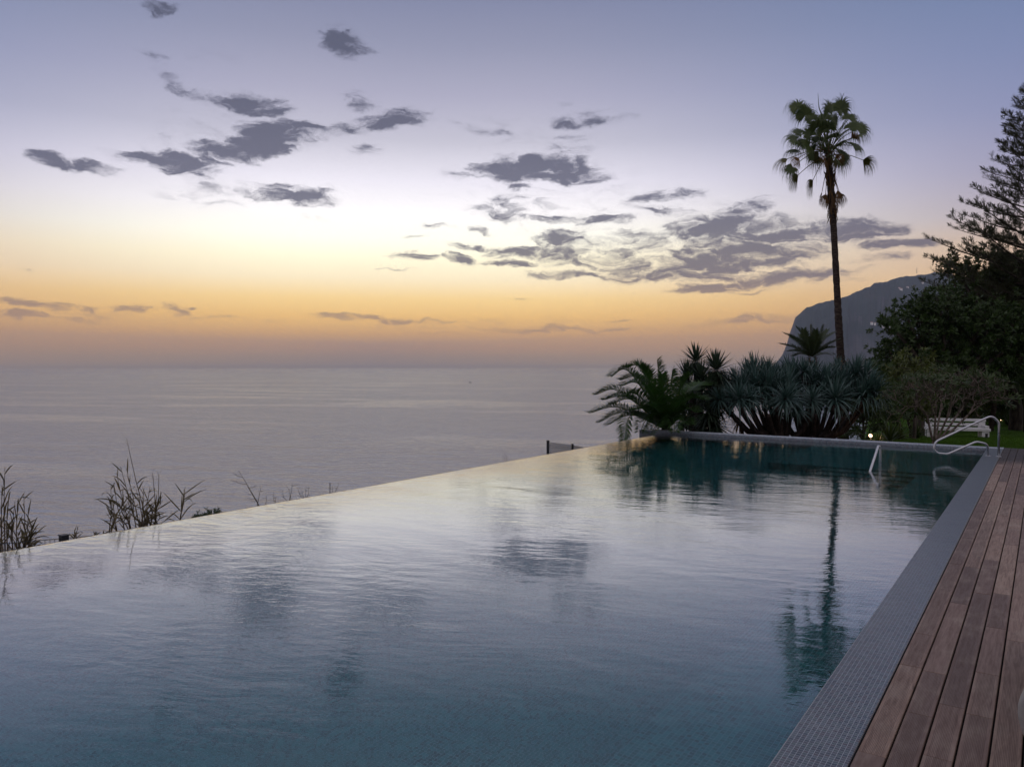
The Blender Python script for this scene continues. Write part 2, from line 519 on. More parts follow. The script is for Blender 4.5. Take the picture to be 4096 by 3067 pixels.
for i in range(3):
    mb.box((-3.3, 14.7 - .32 * (i + 1) + .002, zb), (-1.6, 14.7 - .32 * i, ZW - .50 - .2 * (i + 1)))
tag(mb.build('pool_platform', m_pool), 'shallow underwater platform with steps', kind='structure')
# the sun-shelf along the near right side, where the tiles show through
mb = MB()
mb.box((XW - .75, YN + .01, zb), (XW - .004, 14.3, ZW - .28))
tag(mb.build('pool_ledge', m_pool), 'underwater mosaic ledge along the coping', kind='structure')
# weir under the infinity edge
mb = MB()
mb.box((XL, YN, -2.6), (XL + .25, YF - .002, ZW - .012))
tag(mb.build('infinity_edge', m_cope), 'grey mosaic weir the water spills over', kind='structure')
# coping on the deck side
mb = MB()
mb.box((XW, YN, -1.4), (XD, YF - .002, 0.0), 0.003)
tag(mb.build('pool_coping', m_cope), 'grey blue mosaic coping between water and deck', kind='structure')
# far wall
wall = empty('pool_wall', (-4.7, YF, -1.5), 'low grey mosaic wall closing the far end of the pool', 'wall')
mb = MB(); mb.box((WX, YF, -3.0), (XD, YB, -0.02))
mb.build('wall_face', m_wally, wall, origin=wall.location)
m_capst = mosaic('wall_top_mosaic', (0, 1), [tuple(c * 3.0 for c in q) for q in tilec], (0.7, 0.7, 0.74), rough=0.35)
mb = MB(); mb.box((WX - .004, YF - .004, -0.02), (XD, YB + .004, 0.004), 0.004)
mb.build('wall_coping', m_capst, wall, origin=wall.location)

# water surface, ending in a rounded lip that runs down the outer face
mb = MB()
prof = [(XW, ZW), (XL + .30, ZW), (XL + .06, ZW), (XL + .02, ZW - .0006), (XL - .002, ZW - .003), (XL - .012, ZW - .014), (XL - .016, ZW - .04), (XL - .016, ZW - 1.6)]
V = []
for (x, z) in prof:
    V += [(x, YN + .002, z), (x, YF - .001, z)]
mb.add(V, [(2*i, 2*i+1, 2*i+3, 2*i+2) for i in range(len(prof) - 1)], True)
m_wat, t, b = material('pool_water')
t.n.remove(b)
co = t.node('ShaderNodeTexCoord').outputs['Object']
# wind ripples: long crests lying across the view from the deck, patches of calmer water
cr = t.mapping(co, rot=(0, 0, R(-24)))
warp = t.noise(co, 0.8, 2, 0.5, col=True, dim='2D')
crw = t.vmath('ADD', t.mapping(cr, scale=(0.40, 1.0, 1)), t.vmath('SCALE', t.vmath('SUBTRACT', warp, (.5, .5, .5)), s=0.28))
r1 = t.noise(crw, 8.0, 4, 0.55, dim='2D')
r2 = t.noise(t.mapping(co, rot=(0, 0, R(-50)), scale=(0.35, 1, 1)), 22.0, 3, 0.6, dist=0.3, dim='2D')
r3 = t.noise(t.mapping(co, rot=(0, 0, R(-34)), scale=(0.4, 1, 1)), 1.6, 2, 0.5, dim='2D')
patch = t.noise(t.mapping(co, rot=(0, 0, R(-30)), scale=(0.6, 1, 1)), 0.5, 3, 0.5, dim='2D')
amp = t.math('ADD', t.rng(patch, 0.35, 0.65, 0.35, 1.0), t.rng(t.sep(co)[0], XL, XL + 1.3, 1.3, 0.0))
h = t.math('ADD', t.math('MULTIPLY', t.math('MULTIPLY', r1, amp), 0.0030),
           t.math('ADD', t.math('MULTIPLY', t.math('MULTIPLY', r2, amp), 0.0004), t.math('MULTIPLY', r3, 0.004)))
nb = t.bump(h, 1.0, 1.0)
dt = t.node('ShaderNodeVectorMath', operation='DOT_PRODUCT')
t.l.new(t.node('ShaderNodeNewGeometry').outputs['Incoming'], dt.inputs[0]); t.l.new(nb, dt.inputs[1])
cosv = t.math('ABSOLUTE', dt.outputs['Value'])
fac_ = t.ramp(cosv, [(0, (1, 1, 1, 1)), (.05, (.84,) * 3 + (1,)), (.10, (.74,) * 3 + (1,)), (.20, (.66,) * 3 + (1,)), (.30, (.46,) * 3 + (1,)),
                     (.42, (.185,) * 3 + (1,)), (.6, (.09,) * 3 + (1,)), (1, (.04,) * 3 + (1,))])
gl = t.node('ShaderNodeBsdfGlossy'); gl.inputs['Roughness'].default_value = 0.0
rf = t.node('ShaderNodeBsdfRefraction'); rf.inputs['IOR'].default_value = 1.333
rf.inputs['Roughness'].default_value = 0.0
rf.inputs['Color'].default_value = (0.74, 1.0, 0.97, 1)
t.put(gl.inputs['Normal'], nb); t.put(rf.inputs['Normal'], nb)
ms = t.node('ShaderNodeMixShader')
t.l.new(fac_, ms.inputs[0]); t.l.new(rf.outputs[0], ms.inputs[1]); t.l.new(gl.outputs[0], ms.inputs[2])
t.l.new(ms.outputs[0], t.n['Material Output'].inputs[0])
tag(mb.build('pool_water', m_wat), 'rippled pool water reflecting the dusk sky', kind='structure')

# ------------------------------------------------------------------ deck
rng = random.Random(4)
PIT = 0.1216
mb = MB()
nb_ = 48
for i in range(nb_):
    x0 = XD + .006 + i * PIT
    y = YN - rng.random() * 1.8
    while y < YB:
        L = rng.choice([.62, .9, 1.2, 1.5, 1.9, 2.3])
        y1 = min(y + L, YB + .01)
        dz = rng.uniform(-.0012, .0012)
        mb.box((x0 + .001, y + .0012, -.028), (x0 + PIT - .008, y1 - .0012, -.004 + dz), 0.003)
        y = y1
m_deck, t, b = material('deck_hardwood')
co = t.node('ShaderNodeTexCoord').outputs['Object']
g = t.node('ShaderNodeNewGeometry')
rnd = g.outputs['Random Per Island']
s = t.sep(co)
off = t.comb(t.math('MULTIPLY', rnd, 17.0), t.math('MULTIPLY', rnd, 31.0), 0)
cg = t.vmath('ADD', t.mapping(co, scale=(1, 0.07, 1)), off)
grain = t.noise(cg, 60.0, 6, 0.65, dist=0.6)
blot = t.noise(t.vmath('ADD', t.mapping(co, scale=(1, 0.5, 1)), off), 6.0, 5, 0.6)
knot = t.noise(t.vmath('ADD', t.mapping(co, scale=(1, 0.35, 1)), off), 14.0, 2, 0.5)
c0 = t.ramp(rnd, [(0, (0.105, 0.070, 0.060, 1)), (0.3, (0.15, 0.100, 0.084, 1)), (0.6, (0.20, 0.135, 0.11, 1)), (0.85, (0.24, 0.165, 0.13, 1)), (1, (0.40, 0.31, 0.24, 1))])
c1 = t.mix(t.rng(grain, 0.3, 0.75, 0.0, 0.75), c0, (0.085, 0.052, 0.044, 1))
c1 = t.mix(t.rng(knot, 0.70, 0.78, 0.0, 0.7), c1, (0.05, 0.03, 0.025, 1))
c2 = t.mix(t.rng(blot, 0.45, 0.75, 0.0, 0.5), c1, (0.26, 0.21, 0.175, 1))
fr = t.math('FRACT', t.math('DIVIDE', t.math('SUBTRACT', s[0], XD + .007), PIT))
mid = t.math('MULTIPLY', t.rng(fr, 0.10, 0.12), t.rng(fr, 0.78, 0.80, 1.0, 0.0))
rp = t.math('SINE', t.math('MULTIPLY', s[0], 2 * math.pi / 0.0062))
grooved = t.rng(t.math('FRACT', t.math('MULTIPLY', rnd, 7.31)), 0.35, 0.36)
gro = t.math('MULTIPLY', t.math('MULTIPLY', mid, grooved), t.rng(rp, -0.6, 0.3, 1.0, 0.0))
c3 = t.mix(t.math('MULTIPLY', gro, 0.55), c2, (0.03, 0.02, 0.02, 1))
# board colour turns near black towards the far end, with a ragged start
end_noise = t.noise(co, 3.0, 4, 0.6)
end_dark = t.rng(t.math('ADD', s[1], t.math('MULTIPLY', end_noise, 0.9)), 15.9, 17.1)
c4 = t.mix(t.math('MULTIPLY', end_dark, 0.85), t.mix(1.0, c3, (1.16, 1.15, 1.08, 1), 'MULTIPLY'), (0.012, 0.010, 0.010, 1))
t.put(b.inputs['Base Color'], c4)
t.put(b.inputs['Roughness'], t.rng(grain, 0.2, 0.8, 0.5, 0.75))
b.inputs['Specular IOR Level'].default_value = 0.4
t.put(b.inputs['Normal'], t.bump(t.math('ADD', t.math('MULTIPLY', gro, -1.0), t.math('MULTIPLY', grain, -0.5)), 0.5, 0.002))
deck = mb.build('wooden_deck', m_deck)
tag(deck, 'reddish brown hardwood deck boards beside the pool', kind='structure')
m_under = simple('deck_underlay', (0.012, 0.010, 0.010), 0.95)
mb = MB(); mb.box((XD + .001, YN, -.40), (XD + nb_ * PIT, YB, -.045))
tag(mb.build('deck_base', m_under), 'dark base under the deck boards', kind='structure')
HAZE_D = 6e-5
# ------------------------------------------------------------------ terrain
def dfwd(X, Y): return -math.sin(HEAD) * X + math.cos(HEAD) * Y
def lawn_z(X, Y):
    D = dfwd(X, Y)
    return -0.05 - 0.0725 * min(max(D - 15.5, 0.0), 15.5)
def smooth(a, b, x):
    t = min(max((x - a) / (b - a), 0), 1)
    return t * t * (3 - 2 * t)
def ground_z(X, Y):
    b = X + 0.166 * Y + 0.3
    zr = lawn_z(X, Y) - 0.03
    D = dfwd(X, Y)
    if D > 62: zr -= (D - 62) * 0.25
    zl = -0.75 - 0.30 * max(Y - 19.0, 0)
    if Y > 34: zl -= (Y - 34) * 0.9
    t = smooth(-1.6, 0.6, b)
    z = zl * (1 - t) + zr * t
    if X < -8.5:
        z = min(z, -1.35 - (-8.5 - X) * 0.62)
        if X < -14: z = min(z, -1.35 - 3.4 - (-14 - X) * 1.6)
    if -8.6 < X < XD + nb_ * PIT + .2 and Y < 18.95:
        z = min(z, -2.6)
    return max(z, SEA_Z - 1.5)
def grid(xs, ys, fn, keep=None):
    V = [(x, y, fn(x, y)) for y in ys for x in xs]
    nx = len(xs); Fc = []
    for j in range(len(ys) - 1):
        for i in range(nx - 1):
            if keep is None or keep((xs[i] + xs[i+1]) / 2, (ys[j] + ys[j+1]) / 2):
                Fc.append((j*nx+i, j*nx+i+1, (j+1)*nx+i+1, (j+1)*nx+i))
    return V, Fc
xs = [-90, -70, -55, -42, -34, -28, -24, -20] + [-18 + .4 * i for i in range(63)] + [8, 10, 14, 20, 30, 45, 70, 110]
ys = [-110, -70, -40, -22, -12, -8] + [-6 + .5 * i for i in range(49)] + [18.6, 18.8, 19.0] + [19.4 + .45 * i for i in range(36)] + [36 + 1.5 * i for i in range(14)] + [60, 70, 85, 105, 140, 190, 260]
rg = random.Random(1)
V, Fc = grid(xs, ys, lambda x, y: ground_z(x, y) + rg.uniform(-.03, .03))
mb = MB(); mb.add(V, Fc, True)
m_soil = simple('soil', (0.045, 0.040, 0.026), 0.95, nscale=1.2, var=0.5, bump=0.05)
tag(mb.build('ground', m_soil), 'dark earth slope falling to the sea', kind='structure')
# lawn
lx = [-9 + .4 * i for i in range(60)]
ly = [18.8 + .4 * i for i in range(95)]
V, Fc = grid(lx, ly, lambda x, y: lawn_z(x, y), lambda x, y: x + 0.166 * y + 0.3 > -.2)
mb = MB(); mb.add(V, Fc, True)
m_lawn, t, b = material('lawn')
co = t.node('ShaderNodeTexCoord').outputs['Object']
n = t.noise(co, 0.7, 5, 0.6); n2_ = t.noise(co, 40.0, 3, 0.6)
t.put(b.inputs['Base Color'], t.mix(t.rng(t.math('ADD', t.math('MULTIPLY', n, .7), t.math('MULTIPLY', n2_, .3)), 0.35, 0.65), (0.022, 0.060, 0.006, 1), (0.065, 0.14, 0.014, 1)))
b.inputs['Roughness'].default_value = 0.9
b.inputs['Specular IOR Level'].default_value = 0.1
tag(mb.build('lawn', m_lawn), 'mown green lawn behind the pool', kind='structure')
# grass blades
rn = np.random.default_rng(3)
N = 60000
Dd = 16.2 + 26 * rn.random(N) ** 1.4
uu = 0.46 + (0.70 - 0.46) * rn.random(N)
pos = FW[None] * Dd[:, None] + RT[None] * (uu * Dd)[:, None]
ok = (pos[:, 1] > 18.85) & (pos[:, 0] + 0.166 * pos[:, 1] + 0.3 > 0)
pos = pos[ok]; Dd = Dd[ok]
pos[:, 2] = -0.05 - 0.0725 * np.clip(Dd - 15.5, 0, 15.5) - .004
n = len(pos)
ang = rn.random(n) * 2 * math.pi
hh = 0.03 + 0.03 * rn.random(n)
lean = (rn.random((n, 2)) - .5) * 0.04
wv = np.stack([np.cos(ang), np.sin(ang), np.zeros(n)], 1) * 0.006
tip = pos + np.stack([lean[:, 0], lean[:, 1], hh], 1)
Vv = np.stack([pos - wv, pos + wv, tip], 1).reshape(-1, 3)
mb = MB(); mb.add(Vv, np.arange(3 * n).reshape(-1, 3))
m_grass = foliage('grass_blades', (0.025, 0.062, 0.006), (0.075, 0.15, 0.015), rough=0.7, spec=0.1)
tag(mb.build('grass', m_grass), 'short green grass blades of the lawn', 'grass', kind='stuff')

# ------------------------------------------------------------------ headlands
def headland(name, prof, D, depth0, depth1, mat, label, rough, nz=26, tree=0.0, seed=2):
    prof = np.array(prof, float)
    xs_ = np.arange(prof[0, 0], prof[-1, 0] + 1, 3.0)
    tops = np.interp(xs_, prof[:, 0], prof[:, 1])
    r_ = np.random.default_rng(seed)
    nx = len(xs_)
    def fr1(n_, octs):
        out_ = np.zeros(n_)
        for o in octs:
            k = max(4, int(n_ / o))
            out_ += np.interp(np.linspace(0, k - 1, n_), np.arange(k), r_.uniform(-1, 1, k)) * o ** 0.8
        return out_
    jag = fr1(nx, (12, 5, 2, 1)) * 0.22
    gul = fr1(nx, (12, 6, 3))
    ridg = np.array([fr1(nx, (14, 6, 3)) for _ in range(nz)])
    mb = MB(); V = []
    for k in range(nz):
        f = k / (nz - 1)
        Dk = depth0 + (depth1 - depth0) * f
        if Dk <= D: sh = ((Dk - depth0) / (D - depth0))
        else: sh = 1 - ((Dk - D) / (depth1 - D)) * 0.9
        sh = min(max(sh, 0), 1)
        prof_k = sh ** 0.45 if Dk <= D else sh
        for i in range(nx):
            p = P(xs_[i], tops[i] + jag[i] * tree, D)
            top = p[2]
            Dg = Dk + gul[i] * (depth1 - depth0) * .004 * (1 - sh) * min(1, k * .5)
            lat = (xs_[i] - 2048) / F * Dg
            hgt = SEA_Z - 5 + (top - SEA_Z + 5) * prof_k
            if 0 < k < nz - 1 and sh < .97: hgt += ridg[k][i] * rough * min(1, (hgt - SEA_Z) / 60)
            lat2 = lat + ridg[k][i] * rough * 0.6 * (1 - sh)
            q = FW * Dg + RT * lat2
            V.append((q[0], q[1], min(hgt, top + 1e9 if Dk > D else top)))
    Fc = [(k*nx+i, k*nx+i+1, (k+1)*nx+i+1, (k+1)*nx+i) for k in range(nz - 1) for i in range(nx - 1)]
    mb.add(V, Fc, False)
    return tag(mb.build(name, mat), label, kind='structure')
def rockmat(name, veg, rock, sc):
    m, t, b = material(name)
    co = t.node('ShaderNodeTexCoord').outputs['Object']
    g = t.node('ShaderNodeNewGeometry')
    nz_ = t.sep(g.outputs['True Normal'])[2]
    n = t.noise(co, sc, 8, 0.65)
    big = t.noise(t.mapping(co, rot=(0, .3, .4), scale=(1, 1, 1.8)), sc * .35, 8, 0.7, dist=.6)
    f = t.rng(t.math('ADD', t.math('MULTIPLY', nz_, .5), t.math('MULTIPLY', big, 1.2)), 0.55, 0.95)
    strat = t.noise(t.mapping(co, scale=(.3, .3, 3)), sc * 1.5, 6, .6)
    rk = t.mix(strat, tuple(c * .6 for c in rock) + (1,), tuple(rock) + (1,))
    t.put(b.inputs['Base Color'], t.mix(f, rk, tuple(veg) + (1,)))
    b.inputs['Roughness'].default_value = 0.95
    b.inputs['Specular IOR Level'].default_value = 0.1
    return m
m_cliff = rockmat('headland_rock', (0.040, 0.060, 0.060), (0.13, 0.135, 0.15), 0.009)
prof = [(3060,1475),(3090,1466),(3111,1442),(3130,1412),(3148,1368),(3160,1325),(3170,1298),(3180,1268),(3195,1254),(3207,1238),(3225,1222),(3250,1213),
        (3300,1202),(3345,1195),(3390,1175),(3440,1153),(3478,1142),(3492,1125),(3540,1117),(3600,1098),(3680,1089),(3740,1083),(3790,1089),(3900,1105),(4100,1120),(4500,1170)]
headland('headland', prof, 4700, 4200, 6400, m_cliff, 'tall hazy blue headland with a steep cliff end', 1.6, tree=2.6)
m_hill = rockmat('near_cliff_rock', (0.035, 0.04, 0.025), (0.20, 0.13, 0.09), 0.03)
prof = [(3370,1500),(3400,1482),(3425,1452),(3440,1440),(3455,1428),(3478,1424),(3500,1428),(3520,1442),(3560,1450),(3700,1440),(3900,1430),(4300,1420)]
headland('near_headland', prof, 1500, 1380, 1800, m_hill, 'smaller brownish bluff in front of the tall headland', 0.7, nz=16, tree=1.0, seed=5)
m_house = simple('house_wall', (0.75, 0.72, 0.68), 0.8)
m_roof = simple('house_roof', (0.35, 0.16, 0.10), 0.8)
rg = random.Random(12)
spots = [(3487,1291),(3500,1293),(3528,1297),(3534,1303),(3548,1299),(3562,1305),(3575,1300),(3590,1306),(3596,1152),(3604,1156),(3571,1160),(3630,1148),(3655,1143),(3690,1130),(3477,1320),(3560,1322)]
wall_words = ['low on the headland beside the palm trunk','second from the palm trunk on the headland','third from the palm trunk on the headland','just below its pale neighbour on the headland','midway along the lower row on the headland','toward the trees in the lower row on the headland','second from the dark trees in the lower row','closest to the dark trees in the lower row','upper of two touching houses below the ridge','lower of two touching houses below the ridge','alone at the left end of the ridge village','middle of the ridge village','right of the ridge village middle','highest and rightmost under the ridge','at the left end of the lowest terrace','at the right end of the lowest terrace']
for i, (px, py) in enumerate(spots):
    # walk the view ray until it meets the slope: the front face rises from 4200 to 4700 m
    topz = P(px, np.interp(px, [p[0] for p in [(3060,1475),(3478,1142),(3600,1098),(3740,1083)]], [1475,1142,1098,1083]), 4700)[2]
    best = 4480
    for Dk in range(4205, 4700, 5):
        h_ = SEA_Z - 5 + (topz - SEA_Z + 5) * ((Dk - 4200) / 500) ** 0.45
        if P(px, py, Dk)[2] < h_:
            best = Dk - 6; break
    c = P(px, py, best)
    hs = empty('hillside_house', c - np.array([0, 0, 4]), 'tiny white house ' + wall_words[i], 'house', 'white houses scattered on the headland')
    hs.rotation_euler = (0, 0, HEAD + rg.uniform(-.4, .4))
    w_, d_, h_ = rg.uniform(8, 16), 9, rg.uniform(5, 7)
    mb = MB(); mb.box((-w_/2, -d_/2, -8), (w_/2, d_/2, h_)); mb.build('wall', m_house, hs)
    mb = MB()
    mb.add([(-w_/2-.5,-d_/2-.5,h_),(w_/2+.5,-d_/2-.5,h_),(w_/2+.5,d_/2+.5,h_),(-w_/2-.5,d_/2+.5,h_),(-w_/2+2,0,h_+3),(w_/2-2,0,h_+3)],
           [(0,1,5,4),(1,2,5),(2,3,4,5),(3,0,4),(0,3,2,1)])
    mb.build('roof', m_roof, hs)
c = P(3667, 1091, 4700)
mast = empty('radio_mast', c - np.array([0, 0, 3]), 'thin radio mast standing on top of the headland', 'mast')
m_steel = simple('grey_steel', (0.12, 0.12, 0.13), 0.5, 0.6)
mb = MB()
for sx in (-1, 1):
    for sy in (-1, 1):
        mb.tube([(sx*2.2, sy*2.2, 0), (sx*.4, sy*.4, 32)], .35, 5)
for k in range(8):
    z0, z1 = k*4, k*4+4; r0, r1 = 2.2-.05625*z0, 2.2-.05625*z1
    mb.tube([(-r0,-r0,z0),(r1,-r1,z1)], .2, 4); mb.tube([(r0,r0,z0),(-r1,r1,z1)], .2, 4)
mb.build('lattice', m_steel, mast)
mb = MB(); mb.tube([(0,0,31),(0,0,40)], .25, 5); mb.build('antenna', m_steel, mast)
# ------------------------------------------------------------------ plants
def unit(v):
    v = np.asarray(v, float); return v / (np.linalg.norm(v) + 1e-12)
UP = np.array([0, 0, 1.0])
def perp(d, r=None):
    a = UP if abs(d[2]) < .92 else np.array([1.0, 0, 0])
    return unit(np.cross(d, a))
def ribbon(mb, pts, wid, side, fold=0.0):
    """flat leaf along pts; side = sideways direction(s)"""
    pts = np.asarray(pts); m = len(pts)
    side = np.asarray(side)
    if side.ndim == 1: side = np.repeat(side[None], m, 0)
    L = pts - side * np.asarray(wid)[:, None] / 2
    Rr = pts + side * np.asarray(wid)[:, None] / 2
    V = np.concatenate([L, Rr])
    mb.add(V, [(i, m + i, m + i + 1, i + 1) for i in range(m - 1)])
def frames(dirs, roll):
    """rotation matrices whose +Y column is dirs"""
    d = dirs / (np.linalg.norm(dirs, axis=1)[:, None] + 1e-9)
    ref = np.where((np.abs(d[:, 2]) < .9)[:, None], np.array([[0, 0, 1.0]]), np.array([[1.0, 0, 0]]))
    x = np.cross(d, ref); x /= np.linalg.norm(x, axis=1)[:, None]
    z = np.cross(x, d)
    c, s = np.cos(roll)[:, None], np.sin(roll)[:, None]
    x2 = x * c + z * s; z2 = -x * s + z * c
    return np.stack([x2, d, z2], axis=2)

m_trunk = bark('palm_bark', (0.020, 0.014, 0.011), (0.075, 0.055, 0.045), 5.0, (1, 1, 3.0), 0.03)
m_bark = bark('tree_bark', (0.025, 0.020, 0.016), (0.085, 0.070, 0.055))
m_dbark = bark('dragon_tree_bark', (0.016, 0.011, 0.010), (0.052, 0.038, 0.033), 10)
m_fan = foliage('fan_palm_leaf', (0.022, 0.050, 0.012), (0.10, 0.13, 0.035), 0.45)
m_fandead = foliage('dry_palm_leaf', (0.075, 0.040, 0.018), (0.16, 0.095, 0.04), 0.8, 0.1)
m_fanyel = foliage('yellowing_palm_leaf', (0.06, 0.065, 0.012), (0.13, 0.11, 0.025), 0.6, 0.2)
m_date = foliage('date_palm_leaf', (0.010, 0.034, 0.006), (0.042, 0.100, 0.016), 0.45)
m_dsmall = foliage('small_date_palm_leaf', (0.022, 0.042, 0.014), (0.065, 0.085, 0.03), 0.5)
m_yucca = foliage('yucca_leaf', (0.014, 0.030, 0.018), (0.045, 0.070, 0.040), 0.4)
m_dragon = foliage('dragon_tree_leaf', (0.018, 0.048, 0.042), (0.065, 0.125, 0.105), 0.42, 0.5, 0.12)
m_broad = foliage('broad_leaf', (0.012, 0.032, 0.008), (0.060, 0.100, 0.024), 0.45, 0.4)
m_broad2 = foliage('upper_tree_leaf', (0.018, 0.034, 0.010), (0.075, 0.095, 0.026), 0.45, 0.4)
m_pine = foliage('pine_needle', (0.024, 0.030, 0.016), (0.070, 0.070, 0.034), 0.6)
m_shrubA = foliage('shrub_leaf', (0.014, 0.032, 0.008), (0.055, 0.085, 0.018), 0.5)
m_shrubB = foliage('yellowish_shrub_leaf', (0.030, 0.045, 0.008), (0.10, 0.12, 0.022), 0.5)
m_reed = foliage('reed_leaf', (0.045, 0.042, 0.018), (0.15, 0.12, 0.06), 0.6, 0.2)
m_stem = bark('dry_stem', (0.05, 0.038, 0.026), (0.14, 0.11, 0.075), 20, (1, 1, 1), 0.003)
m_plum = foliage('frangipani_leaf', (0.018, 0.040, 0.012), (0.07, 0.10, 0.03), 0.45)
m_plumb = bark('frangipani_bark', (0.07, 0.055, 0.045), (0.20, 0.16, 0.135), 12)

# ---- tall fan palm
def fan_frond(hub, hast, mat, parent, rd, size=1.0, open_=1.5, droopy=1.0, segs=38):
    mb = MB()
    axis = unit(hast - hub)
    side = perp(axis)
    nrm = np.cross(side, axis)
    if nrm[2] < 0: nrm = -nrm
    ro_ = rd.uniform(-1.2, 1.2)
    side, nrm = side * math.cos(ro_) + nrm * math.sin(ro_), nrm * math.cos(ro_) - side * math.sin(ro_)
    mid = (hub + hast) / 2 + UP * 0.10 * np.linalg.norm(hast - hub)
    if axis[2] < -.5: mid = (hub + hast) / 2 + np.array([axis[0], axis[1], 0]) * .15
    pet = spline([hub, mid, hast], 8)
    mb.tube(pet, np.linspace(.028, .014, 8), 5)
    axis = unit(pet[-1] - pet[-2])
    L = 0.92 * size
    for k in range(segs):
        a = -open_ + 2 * open_ * (k + .5) / segs + rd.uniform(-.03, .03)
        d = unit(axis * math.cos(a) + side * math.sin(a) + nrm * 0.12)
        Ls = L * (0.72 + 0.28 * math.cos(a * .8)) * rd.uniform(.88, 1.08)
        p = hast.copy(); pts = [p.copy()]; v = d.copy()
        n = 7
        for i in range(n):
            f = (i + 1) / n
            g = 0.05 + droopy * max(0, f - .24) ** 1.1 * 1.15
            v = unit(v + np.array([0, 0, -g]) * .62 + np.array([rd.uniform(-.05, .05), rd.uniform(-.05, .05), 0]) * f)
            p = p + v * Ls / n
            pts.append(p.copy())
        w0 = 2 * open_ * L * .42 / segs
        wid = [w0*.3, w0*1.1, w0*1.3, w0*.8, .017, .011, .007, .002]
        ribbon(mb, pts, wid, unit(np.cross(nrm, d)))
        # loose threads
        if rd.random() < .85:
            q = pts[4]; q2 = q + np.array([rd.uniform(-.1, .1), rd.uniform(-.1, .1), -rd.uniform(.2, .4)])
            ribbon(mb, [q, (q + q2) / 2 + d * .03, q2], [.006, .005, .002], unit(np.cross(nrm, d)))
    return mb.build('frond', mat, parent, origin=parent.location)

DP = 39.0
tr_px = [(3374,1560,.300),(3373,1500,.290),(3369,1478,.27),(3364,1445,.215),(3360,1380,.205),(3355,1300,.20),(3350,1200,.185),(3342,1050,.17),(3334,900,.17),(3325,780,.19),(3318,700,.19),(3314,640,.13),(3311,590,.08)]
base = P(3374, 1530, DP)
gz = ground_z(base[0], base[1])
fp = empty('fan_palm', (base[0], base[1], gz), 'very tall slender fan palm with a shaggy crown rising behind the dragon trees', 'palm tree')
pts = [np.array([base[0], base[1], gz - .2])] + [P(x, y, DP) for x, y, r in tr_px]
rad = [.34] + [r for x, y, r in tr_px]
sp = spline(pts, 120)
rr = .9 * np.interp(np.linspace(0, 1, 120), np.linspace(0, 1, len(rad)), rad)
rd = random.Random(5)
rr = rr * (1 + 0.05 * np.sin(np.arange(120) * 2.1) + np.array([rd.uniform(-.04, .04) for _ in range(120)]))
mb = MB(); mb.tube(sp, rr, 14)
mb.build('trunk', m_trunk, fp, origin=fp.location)
# old leaf bases under the crown and around the foot of the trunk
for (nm_, y0, y1, n, L) in (('dead_leaf_skirt', 640, 870, 150, .42), ('trunk_boot', 1440, 1500, 60, .26)):
    mb = MB()
    for k in range(n):
        y = rd.uniform(y0, y1)
        x = np.interp(y, [640, 780, 900, 1445, 1500], [3314, 3325, 3334, 3364, 3373])
        c = P(x, y, DP); a = rd.uniform(0, 6.28)
        o = np.array([math.cos(a), math.sin(a), 0])
        r0 = .16 if y < 1000 else .22
        s_ = np.array([-o[1], o[0], 0])
        up = rd.choice([-1, -1, 1]) if y > 760 else 1
        p0 = c + o * r0; p1 = p0 + o * .10 + UP * up * L * .5; p2 = p0 + o * rd.uniform(.08, .22) + UP * up * L
        ribbon(mb, [p0, p1, p2], [.09, .07, .01], s_)
    mb.build(nm_, m_fandead, fp, origin=fp.location)
hub0 = P(3313, 610, DP)
fans = [ # x, y of the leaf centre in the photo, depth offset, kind
 (3207,452,-.3,0,.95),(3240,470,.5,0,.9),(3180,428,.8,0,.9),(3317,435,-.4,0,1),(3350,432,.5,0,1),(3372,425,-.3,0,1.05),(3300,470,1.0,0,.9),(3262,500,-.8,0,.9),
 (3184,530,.4,0,.9),(3165,562,-.4,0,1),(3200,575,.9,0,1),(3222,590,-.9,0,.9),(3160,610,1.2,0,.9),(3150,650,.2,3,.95),(3195,640,-1.0,2,.85),
 (3150,688,-.3,0,.85),(3420,505,-.3,0,.95),(3448,515,.3,0,1),(3440,548,-.5,0,1),(3400,520,.9,0,.9),(3432,590,.3,0,.9),(3405,560,-1.1,2,.8),
 (3452,655,-.2,3,.85),(3192,715,.1,3,.82),(3252,735,-.3,3,.85),(3352,655,-1.0,0,.95),(3330,545,-1.1,0,.9),(3368,660,.9,0,.9),(3300,560,1.2,0,.9),(3285,520,.3,0,.9),(3375,500,1.1,0,.9),
 (3270,560,-.8,0,1),(3240,620,-.6,0,.9),(3370,580,-.8,0,1),(3345,600,.8,0,1),(3290,600,.9,0,.9),(3255,650,.5,0,.8),(3390,630,-.6,0,.9),(3310,500,-.9,0,.95),(3345,480,.2,0,.95),(3225,540,-.2,0,.95),(3405,470,.5,0,.8),(3300,640,-.9,2,.9),(3345,630,-.7,2,.9),
 (3288,775,-.3,2,.8),(3302,785,-.45,2,.85),(3312,778,.3,2,.85),(3350,770,-.3,2,.8),(3358,780,.3,2,.85),(3326,790,-.5,2,.8)]
for (x, y, dd, kind, sz) in fans:
    c = P(x, y, DP + dd)
    dn = unit(c - hub0)
    if kind in (0,):
        hast = c - dn * .28 + UP * .12
        sz *= 1.34
        m_, op, dr = m_fan, 2.0, 2.8
    elif kind == 3:
        hast = c + UP * .18; sz *= 1.3
        m_, op, dr = m_fanyel, 1.1, 1.8
    else:
        hast = c + UP * .10
        m_, op, dr = m_fandead, .9, 2.4
    h_ = hub0 + np.array([rd.uniform(-.08, .08), rd.uniform(-.08, .08), rd.uniform(-.25, .15)])
    if y > 740: h_ = h_ + UP * -.35
    fan_frond(h_, hast, m_, fp, rd, sz, op, dr)
mb = MB()
